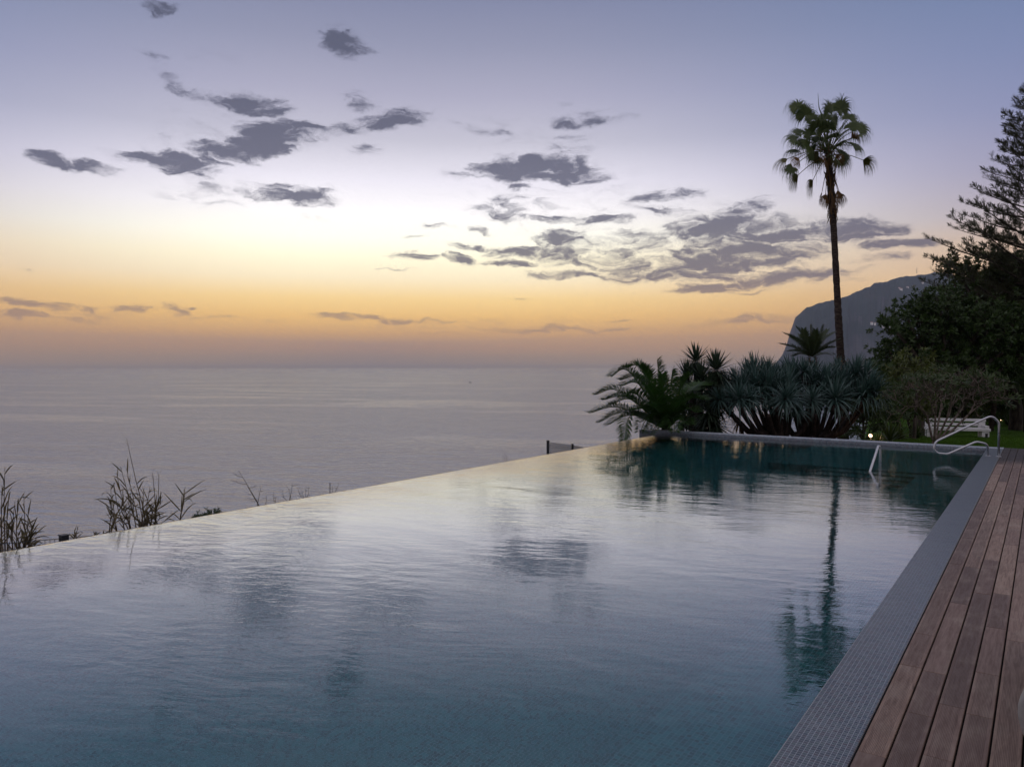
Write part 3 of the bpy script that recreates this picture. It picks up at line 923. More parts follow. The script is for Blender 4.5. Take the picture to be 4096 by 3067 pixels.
for k in range(90):
    p0 = hub0 + np.array([rd.uniform(-.35, .35), rd.uniform(-.35, .35), rd.uniform(-.5, .7)])
    d = np.array([rd.uniform(-1, 1), rd.uniform(-1, 1), rd.uniform(-.2, .8)]) * .5
    p1 = p0 + d; p2 = p1 + d * .6 + UP * -.5; p3 = p2 + d * .1 - UP * rd.uniform(.2, .8)
    ribbon(mb, spline([p0, p1, p2, p3], 7), [.02, .02, .018, .014, .012, .01, .003], perp(unit(d)))
mb.build('dry_stalks', m_fandead, fp, origin=fp.location)
mb = MB(); mb.tube(spline([hub0 - UP * .3, P(3288, 470, DP), P(3276, 430, DP), P(3272, 373, DP)], 10), np.linspace(.05, .006, 10), 6)
mb.build('spear_leaf', m_fan, fp, origin=fp.location)

# ---- feather palms
def pinnate(parent, pts, mat, rd, leaf=.34, n=74, vee=.55, droop=.25, dense=1.0):
    mb = MB()
    c = spline(pts, 24)
    mb.tube(c, np.linspace(.022, .004, 24), 5)
    seglen = np.linalg.norm(np.diff(c, axis=0), axis=1).sum()
    tg = np.gradient(c, axis=0)
    for k in range(n):
        f = 0.10 + 0.90 * k / (n - 1)
        x = f * 23; i = min(int(x), 22); fr_ = x - i
        p = c[i] * (1 - fr_) + c[i + 1] * fr_
        t_ = unit(tg[i] * (1 - fr_) + tg[i + 1] * fr_)
        s_ = perp(t_)
        nr = np.cross(s_, t_)
        if nr[2] < 0 and abs(t_[2]) < .95: nr = -nr
        env = max(.52, math.sin(math.pi * min(1, .12 + f * .86)) ** .5)
        for sg in (-1, 1):
            L = leaf * env * rd.uniform(.85, 1.1)
            fw = 0.55 + .5 * f
            d = unit(s_ * sg + t_ * fw * rd.uniform(.8, 1.2) + nr * (vee + rd.uniform(-.2, .2)))
            q1 = p + d * L * .5
            q2 = p + d * L + np.array([0, 0, -droop * L * rd.uniform(.4, 1.3)])
            ribbon(mb, [p, q1, q2], [.012, .022 * dense, .002], unit(np.cross(d, nr) + t_ * .3))
    return mb.build('frond', mat, parent, origin=parent.location)

DPH = 20.6
b0 = P(2668, 1730, DPH); gz = ground_z(b0[0], b0[1])
ph = empty('date_palm', (b0[0], b0[1], gz), 'bushy young date palm spreading over the left end of the pool wall', 'palm tree')
mb = MB()
zt = b0[2] + .12
mb.tube([(b0[0], b0[1], gz - .2), (b0[0], b0[1], gz + .4), (b0[0], b0[1], zt - .2), (b0[0], b0[1], zt)], [.30, .26, .24, .14], 12)
mb.build('trunk', m_trunk, ph, origin=ph.location)
rd = random.Random(9)
cen = np.array([b0[0], b0[1], zt - .05])
fr_ = [ # tip px, mid px, depth offset of tip
 ((2357,1652),(2480,1630),-.6),((2379,1579),(2480,1565),.3),((2443,1506),(2520,1490),-.4),((2500,1470),(2570,1480),.5),((2628,1440),(2640,1540),0),((2495,1766),(2530,1660),-1.1),
 ((2560,1462),(2600,1530),-.9),((2690,1478),(2680,1560),.4),((2440,1620),(2530,1600),.9),((2470,1590),(2550,1580),-1.3),((2760,1500),(2720,1560),-.6),((2800,1560),(2740,1580),.5),
 ((2830,1600),(2750,1600),-.9),((2790,1650),(2730,1640),-1.2),((2560,1730),(2590,1680),-1.5),((2620,1720),(2640,1680),-1.8),((2700,1730),(2690,1670),-1.7),((2480,1545),(2560,1540),1.2),
 ((2540,1500),(2600,1550),1.4),((2650,1500),(2655,1590),-1.3),((2600,1620),(2630,1640),-2.0),((2740,1600),(2705,1630),-1.9),((2430,1700),(2530,1660),-.5),((2560,1690),(2600,1670),-1.9),((2760,1700),(2720,1670),-1.4),((2600,1740),(2630,1700),-2.0),((2480,1520),(2560,1520),.2),((2410,1600),(2510,1590),-.3),((2395,1690),(2500,1650),.5),((2590,1545),(2625,1600),-1.8),((2850,1540),(2770,1560),1.1),((2520,1640),(2590,1640),-1.9)]
for (tip, midp, dd) in fr_:
    pinnate(ph, [cen, P(midp[0], midp[1], DPH + dd * .55), P(tip[0], tip[1], DPH + dd)], m_date, rd, .42, 84, dense=1.1, vee=.75)
# small date palm far behind the dragon trees
DS = 37.0
b0 = P(3247, 1470, DS); gz = ground_z(b0[0], b0[1])
pc = empty('date_palm', (b0[0], b0[1], gz), 'date palm with an upright crown left of the tall fan palm trunk', 'palm tree')
cen = P(3247, 1445, DS)
mb = MB()
mb.tube([(cen[0], cen[1], gz - .3), (cen[0], cen[1], cen[2] - 2), (cen[0], cen[1], cen[2] - .5), cen], [.3, .27, .30, .22], 12)
mb.build('trunk', m_trunk, pc, origin=pc.location)
cen = P(3247, 1425, DS)
rd = random.Random(10)
fr_ = [((3120,1375),(3180,1392),-.2),((3135,1333),(3190,1360),.5),((3184,1308),(3215,1350),.2),((3240,1303),(3243,1360),0),((3287,1302),(3268,1360),-.3),((3338,1332),(3295,1360),.1),
 ((3358,1358),(3310,1380),-.4),((3215,1318),(3225,1370),-.9),((3262,1320),(3258,1370),-1),((3310,1320),(3280,1365),.9),((3160,1345),(3200,1375),-1.1),((3340,1390),(3300,1395),-1.1),((3150,1405),(3195,1405),-1.2),
 ((3200,1340),(3225,1380),1.3),((3290,1345),(3270,1385),1.4),((3330,1420),(3300,1415),.8),((3175,1425),(3205,1415),.7),((3230,1350),(3240,1390),-1.6),((3270,1360),(3260,1395),-1.7)]
for (tip, midp, dd) in fr_:
    pinnate(pc, [cen, P(midp[0], midp[1], DS + dd * .6), P(tip[0], tip[1], DS + dd)], m_dsmall, rd, .42, 70, dense=1.4)
mb = MB()
for k in range(90):
    a = rd.uniform(0, 6.28); o = np.array([math.cos(a), math.sin(a), 0])
    p0 = cen + o * .15 - UP * rd.uniform(0, .5); p2 = p0 + o * rd.uniform(.1, .45) + UP * rd.uniform(-.5, .3)
    ribbon(mb, [p0, (p0 + p2) / 2 + UP * .05, p2], [.05, .04, .004], np.array([-o[1], o[0], 0]))
mb.build('dead_leaf_skirt', m_fandead, pc, origin=pc.location)

# ---- rosettes of sword leaves (dragon tree, yucca)
def rosette_mesh(name, mat, rd, n=62, L=.55, wid=.03, spread=(0.05, 1.9), curve=.9, stiff=.5):
    mb = MB()
    for k in range(n):
        f = (k + .5) / n
        th = spread[0] + (spread[1] - spread[0]) * f ** .85        # from the axis
        a = k * 2.39996 + rd.uniform(-.2, .2)
        o = np.array([math.cos(a), math.sin(a), 0])
        s_ = np.array([-o[1], o[0], 0])
        d = unit(UP * math.cos(th) + o * math.sin(th))
        p = d * .03 + UP * (.06 * (1 - f)); pts = [p.copy()]; v = d.copy()
        Lk = L * rd.uniform(.85, 1.1) * (.8 + .3 * f)
        m = 5
        for i in range(m):
            g = curve * (f ** stiff) * ((i + .6) / m) * .42
            v = unit(v + np.array([0, 0, -g]))
            p = p + v * Lk / m; pts.append(p.copy())
        ribbon(mb, pts, [wid * .9, wid, wid * .95, wid * .75, wid * .45, .002], s_)
    me_o = mb.build(name, mat)
    me = me_o.data
    bpy.data.objects.remove(me_o)
    return me
def place(me, name, parent, loc, axis, roll, sc):
    o = bpy.data.objects.new(name, me)
    COL.objects.link(o)
    o.parent = parent
    q = Vector(axis).to_track_quat('Z', 'Y') @ Euler((0, 0, roll)).to_quaternion()
    o.rotation_mode = 'QUATERNION'
    o.rotation_quaternion = q
    o.location = Vector(loc) - parent.location
    o.scale = (sc, sc, sc)
    return o
rd = random.Random(21)
ros = [rosette_mesh('leaf_rosette', m_dragon, rd, 80, .66, .038, (0.02, 2.15), 1.15, .9) for _ in range(4)]

def dragon(basepx, D, rosettes, label, seed, limb_px):
    rd = random.Random(seed)
    b0 = P(basepx[0], basepx[1], D); gz = ground_z(b0[0], b0[1])
    root = empty('dragon_tree', (b0[0], b0[1], gz), label, 'tree')
    pts3 = []
    for (x, y) in rosettes:
        h = (1600 - y) / 100.0; dd = 0
        if y > 1595: dd = rd.uniform(-1.0, -.4)
        else: dd = rd.uniform(-.4, .8) + h * .8 - .3      # the higher ones stand further back
        pts3.append(P(x, y, D + dd))
    limbs = []
    mb = MB()
    b1 = np.array([b0[0], b0[1], gz - .3])
    for (x, y, dd) in limb_px:
        e = P(x, y, D + dd)
        mid = P((basepx[0] * .32 + x * .68), (basepx[1] * .5 + y * .5) + 14, D + dd * .5)
        st_ = P(basepx[0] * .62 + x * .38, basepx[1], D + dd * .4)
        c = spline([np.array([b0[0] * .5 + st_[0] * .5, b0[1] * .5 + st_[1] * .5, gz - .3]), st_ + UP * -.02, mid, e], 16)
        mb.tube(c, np.linspace(.095, .05, 16) * (1 + np.array([rd.uniform(-.06, .06) for _ in range(16)])), 9)
        limbs.append((c, e))
    for q in pts3:
        # nearest limb point from its outer half
        best = None
        for c, e in limbs:
            for i in (8, 10, 12, 14, 15):
                dd = np.linalg.norm(c[i] - q) + (15 - i) * .02
                if best is None or dd < best[0]: best = (dd, c[i], unit(c[min(i+1, 15)] - c[i-1]))
        s_ = best[1]
        ln = np.linalg.norm(q - s_)
        c = spline([s_, s_ + best[2] * ln * .4 + UP * ln * .05, q - UP * ln * .25, q + UP * .04], 10)
        mb.tube(c, np.linspace(.075, .045, 10), 7)
    mb.build('trunk', m_dbark, root, origin=root.location)
    cx = np.mean([p for p in pts3], axis=0)
    for q in pts3:
        ax = unit(UP * 1.0 + (q - cx) * np.array([.28, .28, .1]) + np.array([rd.uniform(-.15, .15), rd.uniform(-.15, .15), 0]))
        place(rd.choice(ros), 'leaf_rosette', root, q, ax, rd.uniform(0, 6), rd.uniform(.72, 1.22))
    return root
left_r = [(3140,1600),(3000,1600),(2905,1590),(2935,1560),(2960,1600),(2975,1545),(3010,1520),(3005,1580),(3050,1530),(3045,1500),(2985,1505),(3075,1560),(3095,1510),(3115,1590),(2945,1525),(3060,1600),(3025,1555),(2965,1555),(3085,1535),(2930,1600),(3020,1490),(3150,1600),(2880,1600),(3130,1530),(3140,1565),(3110,1545),(2915,1560),(3155,1505),(3070,1490)]
right_r = [(3190,1640),(3250,1605),(3340,1600),(3150,1600),(3190,1605),(3165,1500),(3160,1540),(3185,1500),(3200,1560),(3225,1520),(3240,1585),(3260,1500),(3275,1550),(3300,1515),(3320,1580),(3335,1500),(3350,1545),(3370,1600),(3385,1515),(3400,1560),(3430,1540),(3455,1520),(3470,1565),(3445,1590),(3290,1600),(3500,1575),(3420,1490),(3180,1590),(3215,1490),(3310,1545),(3375,1545),(3415,1505),(3255,1540),(3340,1610),(3480,1545),(3350,1490)]
dragon((3130, 1765), 22.3, left_r, 'dragon tree with bare fanned limbs, left of the pair behind the pool wall', 31,
       [(2925,1660,-.5),(2960,1640,.4),(3000,1640,-.8),(3030,1620,.6),(3060,1640,-.4),(3095,1620,.8),(3120,1620,-.6),(3145,1600,.3),(2905,1625,.5),(2980,1660,-1.0),(3075,1660,-1.0),(2945,1670,-.2),(3015,1650,.1),(3045,1650,-.2),(3080,1625,.3),(3110,1650,-.9),(2965,1650,.8),(3150,1640,-.3),(3165,1650,.4),(3232,1655,.1),(3252,1640,-.4)])
dragon((3240, 1770), 22.8, right_r, 'dragon tree with dense blue green rosettes, right of the pair behind the pool wall', 32,
       [(3180,1630,.4),(3205,1620,-.6),(3240,1630,.6),(3280,1640,-.5),(3310,1620,.6),(3350,1650,-.7),(3390,1640,.3),(3425,1640,-.5),(3260,1660,-1.),(3370,1670,-1.),(3455,1620,.5),(3195,1640,-.2),(3105,1640,-.2),(3130,1650,.5),(3175,1650,.3),(3190,1670,-.6),(3225,1640,.7),(3300,1650,.2),(3330,1650,-.9),(3400,1660,.9),(3440,1650,0),(3270,1620,.1)])
# second trunk base of the left tree's suckers: small dry stump plant
# ---- yuccas behind the date palm
rd = random.Random(41)
yros = [rosette_mesh('leaf_rosette', m_yucca, rd, 110, .66, .055, (0.0, 2.5), .45, 1.6) for _ in range(3)]
def yucca(basepx, D, heads, label, seed):
    rd = random.Random(seed)
    b0 = P(basepx[0], basepx[1], D); gz = ground_z(b0[0], b0[1])
    root = empty('yucca', (b0[0], b0[1], gz), label, 'yucca')
    mb = MB()
    for (x, y, dd, s) in heads:
        e = P(x, y, D + dd)
        mid = P(basepx[0] * .6 + x * .4, basepx[1] * .5 + y * .5, D + dd * .4)
        mb.tube(spline([np.array([b0[0], b0[1], gz - .2]), b0, mid, e], 14), np.linspace(.17, .07, 14), 9)
    mb.build('trunk', m_dbark, root, origin=root.location)
    for (x, y, dd, s) in heads:
        e = P(x, y, D + dd)
        place(rd.choice(yros), 'leaf_rosette', root, e, unit(np.array([rd.uniform(-.2, .2), rd.uniform(-.2, .2), 1])), rd.uniform(0, 6), s)
    return root
yucca((2790, 1745), 22.4, [(2785,1450,.3,1.0),(2745,1510,.1,.95),(2805,1520,-.3,1.0),(2742,1580,.4,.95),(2780,1600,.4,1.0),(2770,1660,.2,1.0),(2735,1690,.3,.9),(2800,1690,.3,.9)], 'tall yucca whose head points above the date palm', 42)
yucca((2850, 1750), 22.0, [(2865,1485,.3,1.1),(2880,1550,.5,.9),(2835,1560,.0,1.),(2865,1620,-.2,1.0),(2835,1650,-.3,.95),(2862,1700,-.3,1.0),(2820,1720,0,.9)], 'yucca with ragged spiky heads between date palm and dragon trees', 43)
# small dead-leaved dracaena in the gap left of the dragon trunks
b0 = P(2972, 1750, 23.5); gz = ground_z(b0[0], b0[1])
dc = empty('cordyline', (b0[0], b0[1], gz), 'thin small cordyline with drooping dry leaves in the gap before the sea', 'plant')
mb = MB(); mb.tube(spline([(b0[0], b0[1], gz - .1), P(2968, 1720, 23.5), P(2950, 1672, 23.5)], 8), np.linspace(.07, .04, 8), 7)
mb.build('stem', m_dbark, dc, origin=dc.location)
dro = rosette_mesh('leaf_rosette', m_fandead, random.Random(3), 50, .45, .03, (1.6, 2.7), 1.6, .3)
place(dro, 'leaf_rosette', dc, P(2958, 1690, 23.5), (0, 0, 1), 0, 1.0)
place(dro, 'leaf_rosette', dc, P(2938, 1668, 23.4), (-.3, 0, 1), 1, .6)

# ---- broadleaf crowns
def whorl(rd, n, L, wd, open0=.5, open1=1.35):
    V = []; Fc = []
    for k in range(n):
        a = k * 2.39996 + rd.uniform(-.3, .3)
        th = rd.uniform(open0, open1)
        o = np.array([math.cos(a), 0, math.sin(a)])
        d = unit(np.array([0, 1, 0]) * math.cos(th) + o * math.sin(th))
        s_ = unit(np.cross(d, o + np.array([.01, .02, .03])))
        l = L * rd.uniform(.75, 1.15); b = len(V)
        V += [np.zeros(3), d * l * .5 - s_ * wd / 2, d * l + o * .1 * l, d * l * .5 + s_ * wd / 2]
        Fc.append((b, b + 1, b + 2, b + 3))
    return np.array(V), Fc
def crown(mb, blobs, rn, rd, per, tmpl, upb=.4, spray=(.35, .6), inner=.25, nper=9):
    """sprays of leaf whorls growing out of each blob; returns twig segments"""
    tw = []
    for (c, r) in blobs:
        n = int(per * r * r)
        d = rn.normal(size=(n, 3)); d /= np.linalg.norm(d, axis=1)[:, None]
        rad_ = r * np.where(rn.random(n) < inner, rn.uniform(.25, .7, n), rn.uniform(.72, 1.02, n))
        sq = np.array([1, 1, .85])
        anchors = c + d * rad_[:, None] * sq
        out_ = d + np.array([0, 0, upb]) + rn.normal(size=(n, 3)) * .35
        out_ /= np.linalg.norm(out_, axis=1)[:, None]
        ln = rn.uniform(spray[0], spray[1], n)
        for i in range(n):
            tw.append((c + (anchors[i] - c) * .35, anchors[i], anchors[i] + out_[i] * ln[i]))
        f = rn.random((n, nper)); f[:, 0] = 1.0
        pos = anchors[:, None] + out_[:, None] * (f * ln[:, None])[..., None] + rn.normal(size=(n, nper, 3)) * .05 * (spray[1] / .6)
        dr = out_[:, None] + rn.normal(size=(n, nper, 3)) * .55
        pos = pos.reshape(-1, 3); dr = dr.reshape(-1, 3)
        pick = rn.integers(0, len(tmpl), len(pos))
        for k, (tv, tf) in enumerate(tmpl):
            sel = pick == k
            M = frames(dr[sel], rn.random(sel.sum()) * 6.28) * rn.uniform(.75, 1.2, sel.sum())[:, None, None]
            mb.inst(tv, tf, M, pos[sel])
    return tw
def tree(name, label, basepx, D, blobpx, mat, seed, per=34, leaf=(.15, .055), nleaf=6, cat='tree', group=None, trunk_r=.18, spray=(.35, .65), barkm=None, upb=.4, nper=9, twigs=True):
    rd = random.Random(seed); rn = np.random.default_rng(seed)
    b0 = P(basepx[0], basepx[1], D); gz = ground_z(b0[0], b0[1])
    root = empty(name, (b0[0], b0[1], gz), label, cat, group)
    k = 1.8517
    blobs = [(P(x * k, y * k, D + dd), r * k / F * (D + dd)) for (x, y, r, dd) in blobpx]
    tm = [whorl(rd, nleaf, leaf[0], leaf[1]) for _ in range(5)]
    mb = MB()
    tw = crown(mb, blobs, rn, rd, per, tm, upb, spray, nper=nper)
    mb.build('crown', mat, root, origin=root.location)
    mb = MB()
    top = np.mean([b for b, r in blobs], axis=0)
    fork = np.array([b0[0], b0[1], gz]) * .55 + top * .45
    fork[2] = gz + max(.25, (top[2] - gz) * .35)
    mb.tube(spline([(b0[0], b0[1], gz - .3), (b0[0] + .03, b0[1], gz + (fork[2] - gz) * .5), fork], 8), np.linspace(trunk_r * 1.3, trunk_r, 8), 9)
    for (c, r) in blobs:
        m_ = (fork + c) / 2 + np.array([rd.uniform(-.2, .2), rd.uniform(-.2, .2), rd.uniform(-.1, .3)])
        mb.tube(spline([fork, m_, c], 8), np.linspace(trunk_r * .6, trunk_r * .2, 8), 6)
    if twigs:
        for (a, b_, c_) in tw:
            if rd.random() < .5:
                mb.tube([a, b_, c_], [.018, .011, .005], 3, caps=False)
    mb.build('trunk', barkm or m_bark, root, origin=root.location)
    return root
tree('broadleaf_tree', 'upper broadleaf tree with sky showing through, under the pine branches', (4060, 1660), 34.0,
     [(2068,580,26,0),(2100,592,28,-.6),(2058,604,18,.5),(2135,575,26,.4),(2165,605,34,0),(2200,575,38,.5),(2120,635,28,.6),(2200,645,46,-.5),(2160,660,40,.5),(2240,600,60,0),(2085,560,14,0)],
     m_broad2, 51, per=46, leaf=(.15, .06), trunk_r=.22)
tree('broadleaf_tree', 'large dark broadleaf tree whose left edge juts out before the headland', (3690, 1660), 31.5,
     [(1962,690,42,0),(1990,672,34,.3),(2035,665,34,-.3),(1935,715,26,-.2),(1985,720,50,.6),(2040,700,56,0),(1925,770,26,0),(1955,765,40,.5),(2005,775,56,-.2),(2075,680,50,.4),(2080,750,60,.2),(2130,700,56,-.4),
      (2150,760,60,.4),(2190,700,56,0),(2225,760,60,0),(1912,800,22,-.2),(2240,700,50,0)],
     m_broad, 52, per=46, leaf=(.16, .065), trunk_r=.25)
tree('broadleaf_tree', 'dense black green tree closing the garden far behind the bench', (4000, 1650), 43.0,
     [(1960,800,60,0),(2020,790,80,0),(2090,780,90,0),(2170,780,90,0),(2250,760,90,0),(1990,850,60,0),(2060,850,70,0),(2140,850,70,0),(2220,840,80,0),(2100,690,90,1),(2200,660,100,1)],
     m_broad, 53, per=26, leaf=(.26, .12), trunk_r=.3, spray=(.5, .9), twigs=False)

# ---- Norfolk pine, trunk just outside the right edge
DN = 33.0
b0 = P(4122, 1640, DN); gz = ground_z(b0[0], b0[1])
np_ = empty('norfolk_pine', (b0[0], b0[1], gz), 'Norfolk Island pine with open upswept tiers at the right edge', 'conifer')
tx, ty_ = b0[0], b0[1]
ztop = P(4122, 318, DN)[2]
mb = MB(); mb.tube([(tx, ty_, gz - .3), (tx, ty_, gz + 6), (tx, ty_, ztop)], [.28, .2, .015], 10)
mb.build('trunk', m_bark, np_, origin=np_.location)
rd = random.Random(61); rn = np.random.default_rng(61)
mbb = MB(); mbn = MB()
def z_at(y): return P(4122, y, DN)[2]
def half(y):  # crown half width in photo px
    return np.interp(y, [318, 380, 450, 520, 600, 700, 800, 900, 960, 1100, 1300, 1600], [2, 60, 85, 100, 118, 170, 250, 335, 370, 400, 420, 420])
y = 330.0
tuftV, tuftF = [], []
for k in range(16):
    a = k * 2.4; th = .10 + .75 * ((k % 5) / 4)
    d = np.array([math.cos(a) * math.sin(th), math.cos(th), math.sin(a) * math.sin(th)])
    s_ = unit(np.cross(d, np.array([.1, .2, 1.0])))
    b = len(tuftV)
    st0 = np.array([0, (k % 4) * .04, 0])
    tuftV += [st0 - s_ * .004, st0 + d * .13 - s_ * .009, st0 + d * .19, st0 + d * .13 + s_ * .009, st0 + s_ * .004]
    tuftF.append((b, b + 1, b + 2, b + 3, b + 4))
tp, td = [], []
while y < 1350:
    hw = half(y) / F * DN
    zt_ = z_at(y)
    nb = 6
    a0 = rd.uniform(0, 6.28)
    for k in range(nb):
        a = a0 + k * 6.283 / nb + rd.uniform(-.15, .15)
        o = np.array([math.cos(a), math.sin(a), 0])
        L = hw * rd.uniform(.85, 1.12)
        rise = L * rd.uniform(.36, .5)
        st_ = np.array([tx, ty_, zt_ - rise])
        n = 14
        tt = np.linspace(0, 1, n)
        curve = st_[None] + o[None] * (tt * L)[:, None] + UP[None] * (rise * (tt * .70 + .30 * tt ** 2.2))[:, None]
        mbb.tube(curve, np.linspace(.012 + .012 * L, .008, n), 5, caps=False)
        s_ = np.array([-o[1], o[0], 0])
        tp.append(curve[-1]); td.append(unit(o + UP * .9))
        m = int(3 + L * 6.5)
        for j in range(m):
            f = .15 + .83 * (j + rd.random()) / m
            p = curve[0] + (curve[-1] - curve[0]) * 0
            i = f * (n - 1); i0 = int(i); p = curve[i0] * (1 - i + i0) + curve[min(i0 + 1, n - 1)] * (i - i0)
            sg = 1 if j % 2 else -1
            l2 = min(.30 + .30 * (1 - f) * L * .5, .9) * rd.uniform(.6, 1.1) * min(1, L)
            d2 = unit(o * .8 + s_ * sg * rd.uniform(.3, .9) + UP * rd.uniform(.35, .7))
            q = p + d2 * l2 + UP * .05 * l2
            mbb.tube([p, (p + q) / 2 - UP * .02, q], [.009, .007, .005], 3, caps=False)
            kk = max(1, int(l2 / .17))
            for v in range(kk):
                g = 1 - v / kk * .8
                tp.append(p + (q - p) * g); td.append(unit(d2 + UP * .55 + rn.normal(size=3) * .3))
    y += 26 + half(y) * .085
tp = np.array(tp); td = np.array(td)
M = frames(td, rn.random(len(tp)) * 6.28) * rn.uniform(.75, 1.25, len(tp))[:, None, None]
mbn.inst(tuftV, tuftF, M, tp)
mbb.build('branches', m_bark, np_, origin=np_.location)
mbn.build('needles', m_pine, np_, origin=np_.location)

# ---- shrubs under the trees
shr = [
 ('dark shrub filling the gap right of the dragon trees beside the lamp', (3455,1730), 25, [(1846,905,17,0),(1850,925,14,-.3),(1858,880,22,0),(1872,900,20,.2),(1868,855,22,-.2),(1884,870,20,.2)], m_shrubA),
 ('bushy shrub at the left end of the planting beside the right dragon tree', (3545,1730), 26, [(1900,885,34,0),(1905,850,30,.5),(1918,910,28,-.5)], m_shrubA),
 ('yellow green shrub left of the bench under the big tree', (3640,1720), 28, [(1950,850,34,0),(1965,880,32,-.3),(1940,820,28,.5),(1975,830,30,.3)], m_shrubB),
 ('dark shrub directly behind the left half of the bench', (3740,1690), 34, [(2010,860,40,0),(2035,840,36,.5),(2000,820,34,0)], m_shrubA),
 ('olive shrub with pale leaf tips above the bench back', (3850,1690), 34.5, [(2075,820,40,0),(2095,855,38,0),(2060,790,34,.4)], m_shrubB),
 ('rounded dark shrub right of the bench at the lawn edge', (3980,1680), 37, [(2140,850,40,0),(2150,880,26,-.4),(2170,830,36,.3)], m_shrubA),
 ('rightmost dark shrub on the lawn edge by the small lamp', (4090,1680), 38, [(2205,850,44,0),(2190,880,24,-.4),(2225,820,40,.4)], m_shrubA),
]
for i, (lab, bp, D, bl, m_) in enumerate(shr):
    tree('shrub', lab, bp, D, bl, m_, 70 + i, per=75, leaf=(.22, .05), nleaf=6, cat='shrub', group='shrubs along the lawn edge', trunk_r=.05, spray=(.3, .55), nper=7)
# strap leaved clumps
rd = random.Random(81)
clump = rosette_mesh('leaf_clump', m_shrubB, rd, 46, .70, .045, (0.05, 1.35), .9, .8)
clumpd = rosette_mesh('leaf_clump', m_shrubA, rd, 46, .75, .05, (0.05, 1.25), .7, .8)
for (x, y, D, s, me, lab) in [(3420,1790,20.5,.75,clump,'yellow green strap leaved clump close behind the wall under the dragon tree'),
        (3560,1745,22.5,.95,clumpd,'spiky strap leaved clump right of the glowing lamp'),
        (3598,1730,25,.9,clump,'strap leaved clump behind the spiky one at the lawn corner'),
        (3515,1770,21.5,.55,clump,'small clump of narrow leaves in front of the glowing lamp'),
        (3668,1722,27,.9,clumpd,'strap leaved clump left of the bench under the tree'),
        (4040,1672,36,1.0,clumpd,'agave like clump beside the small far lamp'),
        (4005,1668,41,1.1,clump,'agave like clump behind the small far lamp'),
        (3460,1740,24,.9,clumpd,'dark strap leaved clump behind the right dragon tree')]:
    b = P(x, y, D); gz = ground_z(b[0], b[1])
    root = empty('strap_plant', (b[0], b[1], gz), lab, 'plant', 'strap leaved plants along the bed')
    place(me, 'leaf_clump', root, (b[0], b[1], gz + .02), (0, 0, 1), rd.uniform(0, 6), s * (1.2 if D > 30 else 1.0))
    mb = MB(); mb.tube([(0, 0, -.1), (0, 0, .08)], [.06, .04], 6); mb.build('stem', m_dbark, root)
# feathery palm in the dark at the right
D = 33.5
b0 = P(3960, 1670, D); gz = ground_z(b0[0], b0[1])
ap = empty('feather_palm', (b0[0], b0[1], gz), 'shadowy feather palm arching over the shrubs at the right', 'palm tree')
cen = P(3985, 1520, D)
mb = MB(); mb.tube([(b0[0], b0[1], gz - .2), cen - UP * .6, cen], [.12, .09, .06], 8); mb.build('trunk', m_trunk, ap, origin=ap.location)
rd = random.Random(88)
for (tip, midp, dd) in [((3870,1470),(3925,1450),-.5),((4060,1410),(4020,1430),-.3),((4110,1470),(4050,1440),-.8),((3900,1560),(3930,1500),-1),((4090,1560),(4050,1490),-1.1),((3960,1400),(3975,1450),.2),((4010,1380),(4000,1440),.5),((3850,1530),(3910,1475),.4),((4120,1520),(4060,1460),.6),((3990,1600),(3988,1530),-1.6)]:
    pinnate(ap, [cen, P(midp[0], midp[1], D + dd * .5), P(tip[0], tip[1], D + dd)], m_shrubA, rd, .5, 56, dense=1.8, droop=.5)

# ---- frangipani before the bench
D = 20.0
b0 = P(3735, 1790, D); gz = ground_z(b0[0], b0[1])
fg = empty('frangipani', (b0[0], b0[1], gz), 'low frangipani with forked grey limbs in front of the white bench', 'tree')
rd = random.Random(91); rn = np.random.default_rng(91)
mbw = MB(); mbl = MB()
tips = []
def grow(p, d, L, r, lev):
    q = p + d * L
    m_ = (p + q) / 2 + np.array([rd.uniform(-.04, .04), rd.uniform(-.04, .04), rd.uniform(-.03, .03)])
    mbw.tube(spline([p, m_, q], 6), np.linspace(r, r * .8, 6), 6)
    if lev == 0 or L < .10:
        tips.append((q, d)); return
    n = 2 if rd.random() < .6 else 3
    a0 = rd.uniform(0, 6.28)
    s1 = perp(d); s2 = np.cross(s1, d)
    for k in range(n):
        a = a0 + k * 6.283 / n + rd.uniform(-.3, .3)
        nd_ = unit(d * .72 + (s1 * math.cos(a) + s2 * math.sin(a)) * rd.uniform(.4, .95) + UP * rd.uniform(-.1, .35))
        grow(q, nd_, L * rd.uniform(.72, .92), r * .80, lev - 1)
stems = [((3710,1668),.2,-.9),((3742,1660),-.4,-.2),((3788,1672),-.2,.2),((3832,1655),.5,.5),((3872,1660),-.3,.9),((3760,1650),.9,0)]
base = np.array([b0[0], b0[1], gz - .1])
for (px, dd, lean) in stems:
    e = P(px[0], px[1], D + dd)
    low = P(3735 + (px[0] - 3735) * .35, 1745, D + dd * .4)
    mbw.tube(spline([base, np.array([base[0], base[1], gz + .12]), low, e], 12), np.linspace(.038, .024, 12), 8)
    d = unit(e - low + RT * lean * .25)
    for j in range(2):
        grow(e, unit(d + UP * .55 + RT * (lean * .35 + rd.uniform(-.5, .5)) + FW * rd.uniform(-.5, .5)), rd.uniform(.30, .42), .020, 4)
mbw.build('trunk', m_plumb, fg, origin=fg.location)
tm = [whorl(rd, 8, .19, .045, .5, 1.6) for _ in range(4)]
tq = np.array([t_[0] for t_ in tips]); td_ = np.array([t_[1] for t_ in tips])
keep_ = rn.random(len(tq)) < .6; tq = tq[keep_]; td_ = td_[keep_]
pick = rn.integers(0, 4, len(tq))
